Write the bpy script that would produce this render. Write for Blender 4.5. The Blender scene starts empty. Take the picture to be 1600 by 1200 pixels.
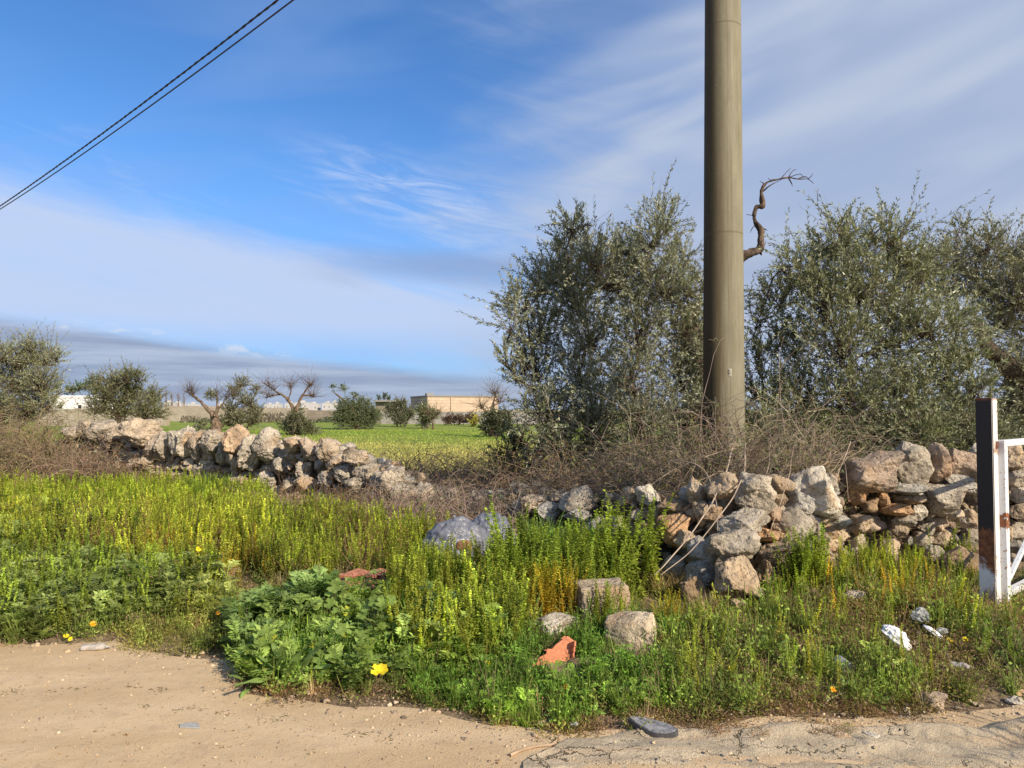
import bpy, math, random
import numpy as np
from mathutils import Vector, Matrix
R = math.radians
rng = np.random.default_rng(11)
random.seed(5)
scn = bpy.context.scene
COL = scn.collection

# ------------------------------------------------------------------ camera
FPX = 1150.0
PITCH = math.atan(40 / FPX)
CAM = np.array([0.0, 0.0, 1.6])
cam = bpy.data.cameras.new('camera')
cam.sensor_fit = 'HORIZONTAL'
cam.sensor_width = 36.0
cam.lens = 36.0 * FPX / 1600
cam.clip_start = 0.05
cam.clip_end = 6000
camo = bpy.data.objects.new('camera', cam)
COL.objects.link(camo)
camo.location = CAM
camo.rotation_euler = (R(90) + PITCH, 0, 0)
scn.camera = camo

SUN_AZ = R(138)      # clockwise from +Y
SUN_EL = R(30)
SKY_STRENGTH = 0.1
SUN_STRENGTH = 5.0
scn.view_settings.view_transform = 'Standard'
scn.view_settings.look = 'None'
EXPO = 0.30
scn.view_settings.exposure = EXPO
scn.view_settings.gamma = 1.0
scn.cycles.max_bounces = 7
scn.cycles.transparent_max_bounces = 8
scn.cycles.use_denoising = True

sv = Vector((math.sin(SUN_AZ) * math.cos(SUN_EL), math.cos(SUN_AZ) * math.cos(SUN_EL), math.sin(SUN_EL)))
sl = bpy.data.lights.new('sun', 'SUN')
sl.energy = SUN_STRENGTH
sl.angle = R(0.53)
sl.color = (1.0, 0.87, 0.69)
so = bpy.data.objects.new('sun', sl)
COL.objects.link(so)
so.rotation_euler = (-sv).to_track_quat('-Z', 'Y').to_euler()
so.location = (20, -8, 15)


# ------------------------------------------------------------------ node helper
class NT:
    def __init__(self, tree):
        self.t = tree
        self.n = tree.nodes
        self.l = tree.links

    def node(self, kind, ins=None, **props):
        nd = self.n.new(kind)
        for k, v in props.items():
            setattr(nd, k, v)
        for k, v in (ins or {}).items():
            s = nd.inputs[k]
            if isinstance(v, X):
                self.l.new(v.s, s)
            elif isinstance(v, bpy.types.NodeSocket):
                self.l.new(v, s)
            else:
                s.default_value = v
        return nd

    def math(self, op, *a, clamp=False):
        nd = self.n.new('ShaderNodeMath')
        nd.operation = op
        nd.use_clamp = clamp
        for i, v in enumerate(a):
            if isinstance(v, X):
                self.l.new(v.s, nd.inputs[i])
            else:
                nd.inputs[i].default_value = v
        return X(self, nd.outputs[0])

    def smooth(self, v, lo, hi):
        """0 below lo, 1 above hi (lo may exceed hi to invert)"""
        nd = self.n.new('ShaderNodeMapRange')
        nd.interpolation_type = 'SMOOTHSTEP'
        self.l.new(v.s, nd.inputs['Value'])
        if lo <= hi:
            a, b, c, d = lo, hi, 0.0, 1.0
        else:
            a, b, c, d = hi, lo, 1.0, 0.0
        nd.inputs['From Min'].default_value = a
        nd.inputs['From Max'].default_value = b
        nd.inputs['To Min'].default_value = c
        nd.inputs['To Max'].default_value = d
        return X(self, nd.outputs['Result'])

    def noise(self, vec, scale, detail=4.0, rough=0.55, dist=0.0, out=0):
        nd = self.node('ShaderNodeTexNoise', {'Scale': scale, 'Detail': detail, 'Roughness': rough, 'Distortion': dist})
        if vec is not None:
            self.l.new(vec.s if isinstance(vec, X) else vec, nd.inputs['Vector'])
        return X(self, nd.outputs[out])

    def voro(self, vec, scale, feature='F1', out='Distance', rnd=1.0):
        nd = self.node('ShaderNodeTexVoronoi', {'Scale': scale, 'Randomness': rnd}, feature=feature)
        if vec is not None:
            self.l.new(vec.s if isinstance(vec, X) else vec, nd.inputs['Vector'])
        return X(self, nd.outputs[out])

    def mix(self, f, a, b, blend='MIX'):
        nd = self.n.new('ShaderNodeMix')
        nd.data_type = 'RGBA'
        nd.blend_type = blend
        for i, v in ((0, f), (6, a), (7, b)):
            if isinstance(v, X):
                self.l.new(v.s, nd.inputs[i])
            elif i == 0:
                nd.inputs[i].default_value = v
            else:
                nd.inputs[i].default_value = (v[0], v[1], v[2], 1)
        return X(self, nd.outputs[2])

    def xyz(self, v):
        nd = self.n.new('ShaderNodeSeparateXYZ')
        self.l.new(v.s if isinstance(v, X) else v, nd.inputs[0])
        return [X(self, o) for o in nd.outputs]

    def vec(self, x, y, z):
        nd = self.n.new('ShaderNodeCombineXYZ')
        for i, v in enumerate((x, y, z)):
            if isinstance(v, X):
                self.l.new(v.s, nd.inputs[i])
            else:
                nd.inputs[i].default_value = v
        return X(self, nd.outputs[0])

    def scale(self, v, s):
        nd = self.n.new('ShaderNodeMapping')
        self.l.new(v.s if isinstance(v, X) else v, nd.inputs[0])
        nd.inputs['Scale'].default_value = s
        return X(self, nd.outputs[0])

    def bump(self, h, strength=0.5, dist=0.02, normal=None):
        nd = self.node('ShaderNodeBump', {'Strength': strength, 'Distance': dist, 'Height': h})
        if normal is not None:
            self.l.new(normal.s, nd.inputs['Normal'])
        return X(self, nd.outputs[0])


class X:
    def __init__(self, nt, s):
        self.nt, self.s = nt, s

    def __add__(self, o): return self.nt.math('ADD', self, o)
    def __radd__(self, o): return self.nt.math('ADD', self, o)
    def __sub__(self, o): return self.nt.math('SUBTRACT', self, o)
    def __rsub__(self, o): return self.nt.math('SUBTRACT', o, self)
    def __mul__(self, o): return self.nt.math('MULTIPLY', self, o)
    def __rmul__(self, o): return self.nt.math('MULTIPLY', self, o)
    def __truediv__(self, o): return self.nt.math('DIVIDE', self, o)
    def max(self, o): return self.nt.math('MAXIMUM', self, o)
    def min(self, o): return self.nt.math('MINIMUM', self, o)
    def clamp(self): return self.nt.math('ADD', self, 0.0, clamp=True)


# ------------------------------------------------------------------ sky
world = bpy.data.worlds.new('World')
scn.world = world
world.use_nodes = True
wt = world.node_tree
wt.nodes.clear()
w = NT(wt)
sky = w.node('ShaderNodeTexSky', sky_type='NISHITA')
sky.sun_disc = False
sky.sun_elevation = SUN_EL
sky.sun_rotation = SUN_AZ
sky.altitude = 50
sky.air_density = 1.0
sky.dust_density = 0.35
sky.ozone_density = 2.5
tc = w.node('ShaderNodeTexCoord')
dx, dy, dz = w.xyz(tc.outputs['Generated'])
az = w.math('ARCTAN2', dx, dy)
el = w.math('ARCSINE', dz)
K = 1.0 / SKY_STRENGTH / 2 ** EXPO


def C(r, g, b):
    return (r * K, g * K, b * K)


def lin(r, g, b, k=1.0):
    f = lambda c: ((c / 255 + 0.055) / 1.055) ** 2.4 if c > 10 else c / 255 / 12.92
    return (f(r) * k, f(g) * k, f(b) * k)


def Cs(r, g, b):
    return C(*lin(r, g, b))


# streaky cloud noise: coordinates stretched along the streaks
u = az * 1.0 + el * 0.35
v = el * 1.0 + az * 0.17
p1 = w.vec(u * 2.6, v * 13.0, 0.3)
p2 = w.vec(az * 2.2, (el - az * 0.22) * 9.0, 4.1)
n1 = w.noise(p1, 1.6, 6, 0.58, 0.5)
n2 = w.noise(p2, 1.3, 2.5, 0.45, 0.5)
n3 = w.noise(w.vec(az * 7, v * 40, 1.7), 1.4, 7, 0.62, 0.9)
nb = w.noise(w.vec(az * 2.5, el * 5, 9.0), 1.5, 3, 0.5)
skyc = X(w, sky.outputs[0])
hsv = w.node('ShaderNodeHueSaturation', {'Saturation': 1.0, 'Value': 1.0, 'Hue': 0.5, 'Color': skyc})
c = X(w, hsv.outputs[0])
c = w.mix(1.0, c, (0.58, 0.97, 1.38), 'MULTIPLY')
# paling towards the horizon
c = w.mix(w.smooth(el, 0.40, 0.05) * 0.66, c, Cs(142, 186, 248))
# faint cirrus streaks over the whole blue part
c = w.mix(w.smooth(n3, 0.42, 0.85) * w.smooth(n1, 0.36, 0.62) * w.smooth(el, 0.36, 0.27) * 0.40, c, Cs(200, 218, 248))
c = w.mix(w.smooth(n2, 0.42, 0.75) * 0.30, c, Cs(150, 178, 228))
# wispy patch, centre left
wisp = w.smooth(w.math('ABSOLUTE', el + az * 0.28 - 0.245), 0.06, 0.0) * w.smooth(w.math('ABSOLUTE', az + 0.12), 0.22, 0.04)
c = w.mix(wisp * w.smooth(n3, 0.36, 0.74) * 0.75, c, Cs(205, 220, 250))
# veil at the left
top = (az * -0.15) + 0.150 + (n1 - 0.5) * 0.07
d = el - top
veil = w.smooth(d, 0.040, -0.022) * w.smooth(el, 0.055, 0.125)
c = w.mix(veil * (w.smooth(n1, 0.2, 0.6) * 0.15 + 0.82), c, Cs(194, 212, 244))
# right-hand veil
ed = az + (n1 - 0.5) * 0.35 + el * -0.15
rv = w.smooth(ed, -0.20, 0.16)
hole = w.smooth(el, 0.26, 0.40) * w.smooth(az, 0.42, 0.15)
dens = w.smooth(n2 * 0.7 + nb * 0.3, 0.26, 0.60)
dens = (dens * 0.12 + 0.86) * (1.0 - hole * (1.0 - w.smooth(n2, 0.36, 0.66)) * 0.7)
c = w.mix(rv * dens, c, w.mix(w.smooth(n2, 0.3, 0.7), Cs(172, 187, 216), Cs(193, 204, 224)))
# grey lens cloud
ln = w.smooth(w.math('ABSOLUTE', el - 0.188 + (n1 - 0.5) * 0.05 + az * 0.03), 0.034, 0.004) * w.smooth(az, -0.34, -0.10) * w.smooth(az, 0.6, 0.1)
c = w.mix(ln * 0.62, c, Cs(150, 165, 198))
# low grey bank with small bright heads on its edge
edge = (az * -0.105) + 0.036 + (n1 - 0.5) * 0.022
bk = w.smooth(el - edge, 0.010, -0.010)
heads = w.smooth(w.math('ABSOLUTE', el - edge - 0.004), 0.012, 0.0) * w.smooth(w.noise(w.vec(az * 14, el * 30, 2.2), 2.0, 5, 0.6), 0.50, 0.68)
heads = heads * w.smooth(az, -0.2, -0.35) 
bcol = w.mix(w.smooth(w.noise(w.vec(az * 3, el * 45, 6.6), 1.5, 5, 0.6), 0.35, 0.68), Cs(150, 161, 186), Cs(182, 191, 211))
c = w.mix(bk * 0.88, c, bcol)
c = w.mix(heads * 0.8, c, Cs(212, 222, 240))
c = w.mix(w.smooth(el, 0.022, 0.0) * 0.5, c, Cs(176, 192, 220))
bg = w.node('ShaderNodeBackground', {'Color': c, 'Strength': SKY_STRENGTH})
wo = w.node('ShaderNodeOutputWorld')
wt.links.new(bg.outputs[0], wo.inputs[0])


# ------------------------------------------------------------------ placing
def ray(px, py):
    f = np.array([0, math.cos(PITCH), math.sin(PITCH)])
    up = np.array([0, -math.sin(PITCH), math.cos(PITCH)])
    return FPX * f + (px - 800) * np.array([1.0, 0, 0]) + (600 - py) * up


def W(px, py, Y):
    """point of the place at distance Y in front of the viewpoint"""
    d = ray(px, py)
    return CAM + d * (Y / d[1])


def G(px, py):
    """point of the flat ground"""
    d = ray(px, py)
    p = CAM + d * (1.6 / -d[2])
    return np.array([p[0], p[1]])


# ------------------------------------------------------------------ numpy noise and terrain
def _h(i, j, k, s):
    n = (i * 374761393 + j * 668265263 + k * 2147483647 + s * 974634777) & 0xffffffff
    n = ((n ^ (n >> 13)) * 1274126177) & 0xffffffff
    n = n ^ (n >> 16)
    return (n & 0xffff) / 65535.0


def vn(P, s=0):
    P = np.asarray(P, float)
    I = np.floor(P).astype(np.int64)
    F = P - I
    F = F * F * (3 - 2 * F)
    r = 0
    for a in (0, 1):
        for b in (0, 1):
            for c_ in (0, 1):
                wgt = (F[..., 0] if a else 1 - F[..., 0]) * (F[..., 1] if b else 1 - F[..., 1]) * (F[..., 2] if c_ else 1 - F[..., 2])
                r = r + wgt * _h(I[..., 0] + a, I[..., 1] + b, I[..., 2] + c_, s)
    return r * 2 - 1


def fbm(P, oct_=3, s=0):
    r = 0
    a = 1.0
    P = np.asarray(P, float)
    for o in range(oct_):
        r = r + a * vn(P * 2 ** o, s + o)
        a *= 0.5
    return r


def road_edge(x):
    """far edge of the dirt road, metres in front of the viewpoint"""
    x = np.asarray(x, float)
    xs = [-40, -12, -5, -3.7, -2.4, -1.75, -1.5, -0.6, -0.1, 0.3, 1.0, 1.9, 2.6, 4.5, 8, 40]
    ys = [15, 8.2, 5.35, 5.1, 4.95, 4.7, 4.2, 3.95, 3.72, 3.68, 3.82, 3.85, 3.95, 4.6, 5.6, 14]
    y = np.interp(x, xs, ys)
    z = np.zeros_like(x)
    return y + 0.06 * fbm(np.stack([x * 2.2, z, z], -1), 3, 7)


def gz(x, y):
    x = np.asarray(x, float)
    y = np.asarray(y, float)
    z0 = np.zeros_like(x)
    n = fbm(np.stack([x * 0.7, y * 0.7, z0], -1), 3, 3)
    f = np.stack([x * 5, y * 5, z0], -1)
    off = np.clip((y - road_edge(x)) / 0.8, 0, 1)
    near = np.clip(1 - (np.hypot(x, y) - 14) / 10, 0, 1)
    return (0.06 * off + near * (n * (0.008 + 0.035 * off) + fbm(f, 2, 9) * (0.002 + 0.010 * off)))


# ------------------------------------------------------------------ mesh builder
class MB:
    def __init__(self):
        self.V, self.F, self.Cc, self.M, self.n = [], [], [], [], 0

    def add(self, V, F, col=(1, 1, 1), mi=0):
        V = np.asarray(V, float).reshape(-1, 3)
        F = np.asarray(F, np.int64)
        if len(V) == 0 or len(F) == 0:
            return self
        col = np.asarray(col, float)
        if col.ndim == 1:
            col = np.broadcast_to(col, (len(V), 3))
        self.V.append(V)
        self.F.append(F + self.n)
        self.Cc.append(col)
        self.M.append(np.full(len(F), mi, np.int32))
        self.n += len(V)
        return self

    def arrays(self):
        return np.concatenate(self.V), self.F, np.concatenate(self.Cc), self.M

    def mesh(self, name, mats, smooth=True, center=None):
        V = np.concatenate(self.V)
        if center is not None:
            V = V - np.asarray(center)
        me = bpy.data.meshes.new(name)
        tot = [np.full(len(f), f.shape[1], np.int32) for f in self.F]
        tot = np.concatenate(tot)
        loops = np.concatenate([f.ravel() for f in self.F]).astype(np.int32)
        start = np.concatenate([[0], np.cumsum(tot)[:-1]]).astype(np.int32)
        me.vertices.add(len(V))
        me.vertices.foreach_set('co', V.astype(np.float32).ravel())
        me.loops.add(len(loops))
        me.loops.foreach_set('vertex_index', loops)
        me.polygons.add(len(tot))
        me.polygons.foreach_set('loop_start', start)
        me.polygons.foreach_set('material_index', np.concatenate(self.M))
        me.polygons.foreach_set('use_smooth', np.full(len(tot), smooth, bool))
        Cc = np.concatenate(self.Cc)
        at = me.color_attributes.new('Col', 'FLOAT_COLOR', 'POINT')
        at.data.foreach_set('color', np.concatenate([Cc, np.ones((len(Cc), 1))], 1).astype(np.float32).ravel())
        me.update(calc_edges=True)
        for m in (mats if isinstance(mats, (list, tuple)) else [mats]):
            me.materials.append(m)
        return me

    def build(self, name, mats, parent=None, smooth=True, loc=None):
        """links everything collected as ONE object; with loc the origin sits there"""
        me = self.mesh(name, mats, smooth, loc)
        o = bpy.data.objects.new(name, me)
        COL.objects.link(o)
        if parent is not None:
            o.parent = parent
            if loc is not None:
                o.location = np.asarray(loc) - np.asarray(parent.location)
        elif loc is not None:
            o.location = loc
        return o


def tag(o, label=None, cat=None, group=None, kind=None):
    if label: o['label'] = label
    if cat: o['category'] = cat
    if group: o['group'] = group
    if kind: o['kind'] = kind
    return o


def thing(name, loc, label, cat, group=None):
    o = bpy.data.objects.new(name, None)
    o.empty_display_size = 0.2
    o.location = loc
    COL.objects.link(o)
    return tag(o, label, cat, group)


def part(mb, name, mats, root, smooth=True):
    """a part modelled in world coordinates, parented to the thing"""
    return mb.build(name, mats, root, smooth, loc=tuple(root.location))


def unit(a):
    return a / np.maximum(np.linalg.norm(a, axis=-1, keepdims=True), 1e-9)


def tubes(P, Rr, m=4, cap=True):
    """n tubes at once: P (n,k,3), Rr (n,k) or (k,)"""
    P = np.asarray(P, float)
    n, k, _ = P.shape
    Rr = np.broadcast_to(np.asarray(Rr, float), (n, k))
    T = np.gradient(P, axis=1)
    T = unit(T)
    ref = np.where(np.abs(T[:, :1, 2:3]) > 0.85, np.array([1.0, 0.1, 0]), np.array([0, 0, 1.0]))
    ref = np.broadcast_to(ref, T.shape)
    A = unit(np.cross(T, ref))
    B = np.cross(T, A)
    ang = np.arange(m) * 2 * math.pi / m
    ring = A[:, :, None] * np.cos(ang)[:, None] + B[:, :, None] * np.sin(ang)[:, None]
    V = P[:, :, None] + ring * Rr[:, :, None, None]
    V = V.reshape(-1, 3)
    i = np.arange(k - 1)[:, None]
    j = np.arange(m)[None]
    q = np.stack([i * m + j, i * m + (j + 1) % m, (i + 1) * m + (j + 1) % m, (i + 1) * m + j], -1).reshape(-1, 4)
    F = (q[None] + (np.arange(n) * k * m)[:, None, None]).reshape(-1, 4)
    return V, F


def smooth_path(P, k=10):
    """Catmull-Rom through the points"""
    P = np.asarray(P, float)
    Q = np.concatenate([[2 * P[0] - P[1]], P, [2 * P[-1] - P[-2]]])
    out = []
    for i in range(1, len(Q) - 2):
        t = np.linspace(0, 1, k, endpoint=False)[:, None]
        a, b, c_, d_ = Q[i - 1], Q[i], Q[i + 1], Q[i + 2]
        out.append(0.5 * ((2 * b) + (-a + c_) * t + (2 * a - 5 * b + 4 * c_ - d_) * t ** 2 + (-a + 3 * b - 3 * c_ + d_) * t ** 3))
    out.append(P[-1:])
    return np.concatenate(out)


def leaves(P, D, L, Wd, S=None, fold=0.25, rnd=rng):
    """diamond leaves: base P, direction D, length L, width Wd"""
    n = len(P)
    D = unit(D)
    if S is None:
        S = rnd.normal(size=(n, 3))
    S = unit(S - (S * D).sum(-1, keepdims=True) * D)
    N = np.cross(D, S)
    L = np.broadcast_to(np.asarray(L, float), (n,))[:, None]
    Wd = np.broadcast_to(np.asarray(Wd, float), (n,))[:, None]
    mid = P + D * L * 0.45
    V = np.stack([P, mid - S * Wd * 0.5 + N * Wd * fold, P + D * L - N * L * 0.06, mid + S * Wd * 0.5 + N * Wd * fold], 1).reshape(-1, 3)
    F = np.arange(n * 4).reshape(n, 4)
    return V, F


def ribbon(path, width, side, cup=0.0):
    """a leaf blade: path (k,3), width (k,), side (3,) ; three verts across"""
    path = np.asarray(path)
    k = len(path)
    T = unit(np.gradient(path, axis=0))
    S = unit(np.broadcast_to(side, T.shape) - (T * side).sum(-1, keepdims=True) * T)
    N = np.cross(S, T)
    wv = np.asarray(width)[:, None]
    V = np.stack([path - S * wv * 0.5 + N * wv * cup, path, path + S * wv * 0.5 + N * wv * cup], 1).reshape(-1, 3)
    i = np.arange(k - 1)
    F = np.concatenate([np.stack([i * 3 + a, i * 3 + a + 1, i * 3 + a + 4, i * 3 + a + 3], -1) for a in (0, 1)])
    return V, F


def box(cx, cy, cz, sx, sy, sz):
    x = np.array([-1, 1]) * 0.5
    V = np.array([[cx + a * sx, cy + b * sy, cz + c_ * sz] for a in x for b in x for c_ in x])
    F = np.array([[0, 1, 3, 2], [4, 6, 7, 5], [0, 4, 5, 1], [2, 3, 7, 6], [0, 2, 6, 4], [1, 5, 7, 3]])
    return V, F


def scatter(mb, protos, P, scale, yaw=None, tilt=0.12, tint=None, rnd=rng, zs=None):
    """stamps plant protos (list of (V, [F..], C, [M..])) at the points P"""
    n = len(P)
    which = rnd.integers(0, len(protos), n)
    yaw = rnd.uniform(0, 2 * math.pi, n) if yaw is None else yaw
    scale = np.broadcast_to(np.asarray(scale, float), (n,))
    tx, ty = rnd.normal(0, tilt, n), rnd.normal(0, tilt, n)
    if tint is None:
        tint = np.ones((n, 3))
    for w_, (V, Fs, Cc, Ms) in enumerate(protos):
        I = np.where(which == w_)[0]
        if len(I) == 0:
            continue
        cy, sy = np.cos(yaw[I]), np.sin(yaw[I])
        X_ = V[None, :, 0] * cy[:, None] - V[None, :, 1] * sy[:, None]
        Y_ = V[None, :, 0] * sy[:, None] + V[None, :, 1] * cy[:, None]
        Z_ = np.broadcast_to(V[None, :, 2], X_.shape)
        if zs is not None:
            Z_ = Z_ * zs[I][:, None]
        X_ = X_ + Z_ * tx[I][:, None]
        Y_ = Y_ + Z_ * ty[I][:, None]
        Q = np.stack([X_, Y_, Z_], -1) * scale[I][:, None, None] + P[I][:, None]
        col = Cc[None] * tint[I][:, None]
        base = (np.arange(len(I)) * len(V))[:, None, None]
        n0 = mb.n
        mb.V.append(Q.reshape(-1, 3))
        mb.Cc.append(col.reshape(-1, 3))
        for F, M in zip(Fs, Ms):
            mb.F.append((F[None] + base).reshape(-1, F.shape[1]) + n0)
            mb.M.append(np.full(len(I) * len(F), M, np.int32))
        mb.n += len(I) * len(V)


def proto(mb):
    V, Fs, Cc, Ms = mb.arrays()
    return V, Fs, Cc, [int(m[0]) for m in Ms]


def in_poly(P, poly):
    x, y = P[:, 0], P[:, 1]
    r = np.zeros(len(P), bool)
    poly = np.asarray(poly)
    j = len(poly) - 1
    for i in range(len(poly)):
        xi, yi = poly[i]
        xj, yj = poly[j]
        cnd = ((yi > y) != (yj > y)) & (x < (xj - xi) * (y - yi) / (yj - yi + 1e-12) + xi)
        r ^= cnd
        j = i
    return r


def sample(poly_px, n, rnd=rng, clump=0.0, world=False):
    """n ground points inside a polygon"""
    poly = np.array(poly_px if world else [G(*p) for p in poly_px])
    lo, hi = poly.min(0), poly.max(0)
    out = []
    c_ = 0
    while c_ < n:
        P = rnd.uniform(lo, hi, (n * 2, 2))
        P = P[in_poly(P, poly)]
        if clump:
            q = vn(np.stack([P[:, 0] * 2.6, P[:, 1] * 2.0, np.zeros(len(P))], -1), int(rnd.integers(1000))) * 0.5 + 0.5
            q = np.clip((q - .32) / .36, 0, 1)
            P = P[rnd.uniform(size=len(P)) < (1 - clump) + clump * q]
        out.append(P)
        c_ += len(P)
    P = np.concatenate(out)[:n]
    return np.concatenate([P, gz(P[:, 0], P[:, 1])[:, None]], 1)


# ------------------------------------------------------------------ materials
def new_mat(name):
    m = bpy.data.materials.new(name)
    m.use_nodes = True
    m.node_tree.nodes.clear()
    nt = NT(m.node_tree)
    out = nt.node('ShaderNodeOutputMaterial')
    return m, nt, out


def principled(nt, out, col, rough=0.8, spec=0.3, normal=None, metal=0.0, **kw):
    ins = {'Base Color': col if isinstance(col, X) else (*col, 1), 'Roughness': rough, 'Specular IOR Level': spec, 'Metallic': metal}
    b = nt.node('ShaderNodeBsdfPrincipled', ins)
    if normal is not None:
        nt.l.new(normal.s, b.inputs['Normal'])
    for k_, v_ in kw.items():
        if isinstance(v_, X): nt.l.new(v_.s, b.inputs[k_])
        else: b.inputs[k_].default_value = v_
    nt.l.new(b.outputs[0], out.inputs[0])
    return b


def attr(nt, name='Col'):
    return X(nt, nt.node('ShaderNodeAttribute', attribute_name=name).outputs[0])


def pos(nt):
    return X(nt, nt.node('ShaderNodeNewGeometry').outputs['Position'])


def foliage(name, trans=0.25, rough=0.55, spec=0.2, back=None, vary=0.3):
    m, nt, out = new_mat(name)
    a = attr(nt)
    p = pos(nt)
    nz = nt.noise(p, 6.0, 3)
    f = nt.smooth(nz, 0.3, 0.7) * vary * 2 + (1 - vary)
    c_ = nt.mix(1.0, a, nt.vec(f, f, f), 'MULTIPLY')
    if back:
        bf = X(nt, nt.node('ShaderNodeNewGeometry').outputs['Backfacing'])
        c_ = nt.mix(bf, c_, nt.mix(1.0, a, back, 'MULTIPLY'))
    b = nt.node('ShaderNodeBsdfPrincipled', {'Base Color': c_, 'Roughness': rough, 'Specular IOR Level': spec})
    t = nt.node('ShaderNodeBsdfTranslucent', {'Color': nt.mix(1.0, c_, (1.3, 1.35, 0.6), 'MULTIPLY')})
    mx = nt.node('ShaderNodeMixShader', {0: trans})
    nt.l.new(b.outputs[0], mx.inputs[1])
    nt.l.new(t.outputs[0], mx.inputs[2])
    nt.l.new(mx.outputs[0], out.inputs[0])
    return m


M_leaf = foliage('weed_leaf', 0.33)
M_olive = foliage('olive_leaf', 0.12, 0.42, 0.5, back=(1.35, 1.32, 1.45), vary=0.25)
M_dry = foliage('dry_stem', 0.08, 0.8, 0.15)


def bark_mat():
    m, nt, out = new_mat('bark')
    p = pos(nt)
    a = attr(nt)
    n_ = nt.noise(nt.scale(p, (1, 1, 0.35)), 14, 6, 0.65)
    n_2 = nt.noise(p, 3, 3)
    c_ = nt.mix(nt.smooth(n_, 0.35, 0.7), (0.05, 0.038, 0.028), (0.24, 0.19, 0.15))
    c_ = nt.mix(nt.smooth(n_2, 0.5, 0.75) * 0.6, c_, (0.27, 0.25, 0.22))
    c_ = nt.mix(1.0, c_, a, 'MULTIPLY')
    principled(nt, out, c_, 0.9, 0.2, nt.bump(n_, 0.9, 0.03))
    return m


M_bark = bark_mat()


def stone_mat():
    m, nt, out = new_mat('limestone')
    p = pos(nt)
    a = attr(nt)
    oi = X(nt, nt.node('ShaderNodeObjectInfo').outputs['Color'])
    n_a = nt.noise(p, 5.0, 5, 0.6)
    n_b = nt.noise(p, 19.0, 6, 0.65, 0.4)
    n_c = nt.noise(p, 60.0, 4, 0.7)
    n_d = nt.noise(p, 2.3, 3)
    pit = nt.voro(p, 42.0)
    pit2 = nt.voro(p, 15.0)
    c_ = nt.mix(nt.smooth(n_a, 0.32, 0.66), (0.34, 0.305, 0.255), (0.64, 0.57, 0.47))
    c_ = nt.mix(nt.smooth(n_d, 0.52, 0.70) * 0.55, c_, (0.50, 0.33, 0.18))
    c_ = nt.mix(1.0, c_, oi, 'MULTIPLY')
    c_ = nt.mix(1.0, c_, a, 'MULTIPLY')
    c_ = nt.mix(nt.smooth(n_b, 0.56, 0.68) * 0.72, c_, (0.12, 0.11, 0.095))     # dark lichen
    c_ = nt.mix(nt.smooth(n_b, 0.42, 0.28) * 0.5, c_, (0.60, 0.56, 0.49))       # pale lichen
    c_ = nt.mix(nt.smooth(pit, 0.20, 0.06) * 0.6, c_, (0.13, 0.105, 0.08))      # pits
    c_ = nt.mix(nt.smooth(n_c, 0.6, 0.8) * 0.35, c_, (0.62, 0.57, 0.5))
    h = n_b * 1.1 + n_c * 0.35 + nt.smooth(pit, 0.0, 0.30) * 0.35 + nt.smooth(pit2, 0.0, 0.35) * 0.5
    principled(nt, out, c_, 0.92, 0.15, nt.bump(h, 1.0, 0.045))
    return m


M_stone = stone_mat()
print('part1 ok')
# ------------------------------------------------------------------ wall line
WP = [(60, 17.6), (90, 17.0), (350, 14.5), (600, 11.5), (850, 8.6), (1050, 7.0), (1150, 6.35), (1250, 6.9), (1330, 7.6), (1530, 7.9), (1760, 8.2)]
WPX = np.array([((p - 800) / FPX * y, y) for p, y in WP])


def wall_y_px(px):
    return float(np.interp(px, [p for p, _ in WP], [y for _, y in WP]))


def wall_line(x):
    xs = np.concatenate([[-80, -30], WPX[:, 0], [12, 60]])
    ys = np.concatenate([[32, 21.5], WPX[:, 1], [9.2, 16]])
    return np.interp(x, xs, ys)


# ------------------------------------------------------------------ ground, field, road
def axis(dense_lo, dense_hi, step, far, grow=1.16, far2=None):
    a = list(np.arange(dense_lo, dense_hi, step))
    s, v_ = step, dense_hi
    while v_ < far:
        a.append(v_); s *= grow; v_ += s
    a.append(far)
    s, v_ = step, dense_lo
    lo = -far if far2 is None else far2
    while v_ > lo:
        s *= grow; v_ -= s
        a.append(max(v_, lo))
    return np.unique(np.round(np.array(a), 4))


GX = axis(-5.5, 5.5, 0.06, 3000)
GY = axis(2.4, 7.5, 0.06, 4000, far2=-60)
XX, YY = np.meshgrid(GX, GY)
ZZ = gz(XX, YY)


def grid_obj(mask, dz, name, mat):
    V = np.stack([XX, YY, ZZ + dz], -1).reshape(-1, 3)
    ny, nx = XX.shape
    i, j = np.meshgrid(np.arange(ny - 1), np.arange(nx - 1), indexing='ij')
    F = np.stack([i * nx + j, i * nx + j + 1, (i + 1) * nx + j + 1, (i + 1) * nx + j], -1)
    cxx = (XX[:-1, :-1] + XX[1:, 1:]) / 2
    cyy = (YY[:-1, :-1] + YY[1:, 1:]) / 2
    F = F[mask(cxx, cyy)].reshape(-1, 4)
    used = np.unique(F)
    rm = np.full(len(V), -1)
    rm[used] = np.arange(len(used))
    return MB().add(V[used], rm[F]).build(name, mat)


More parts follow.
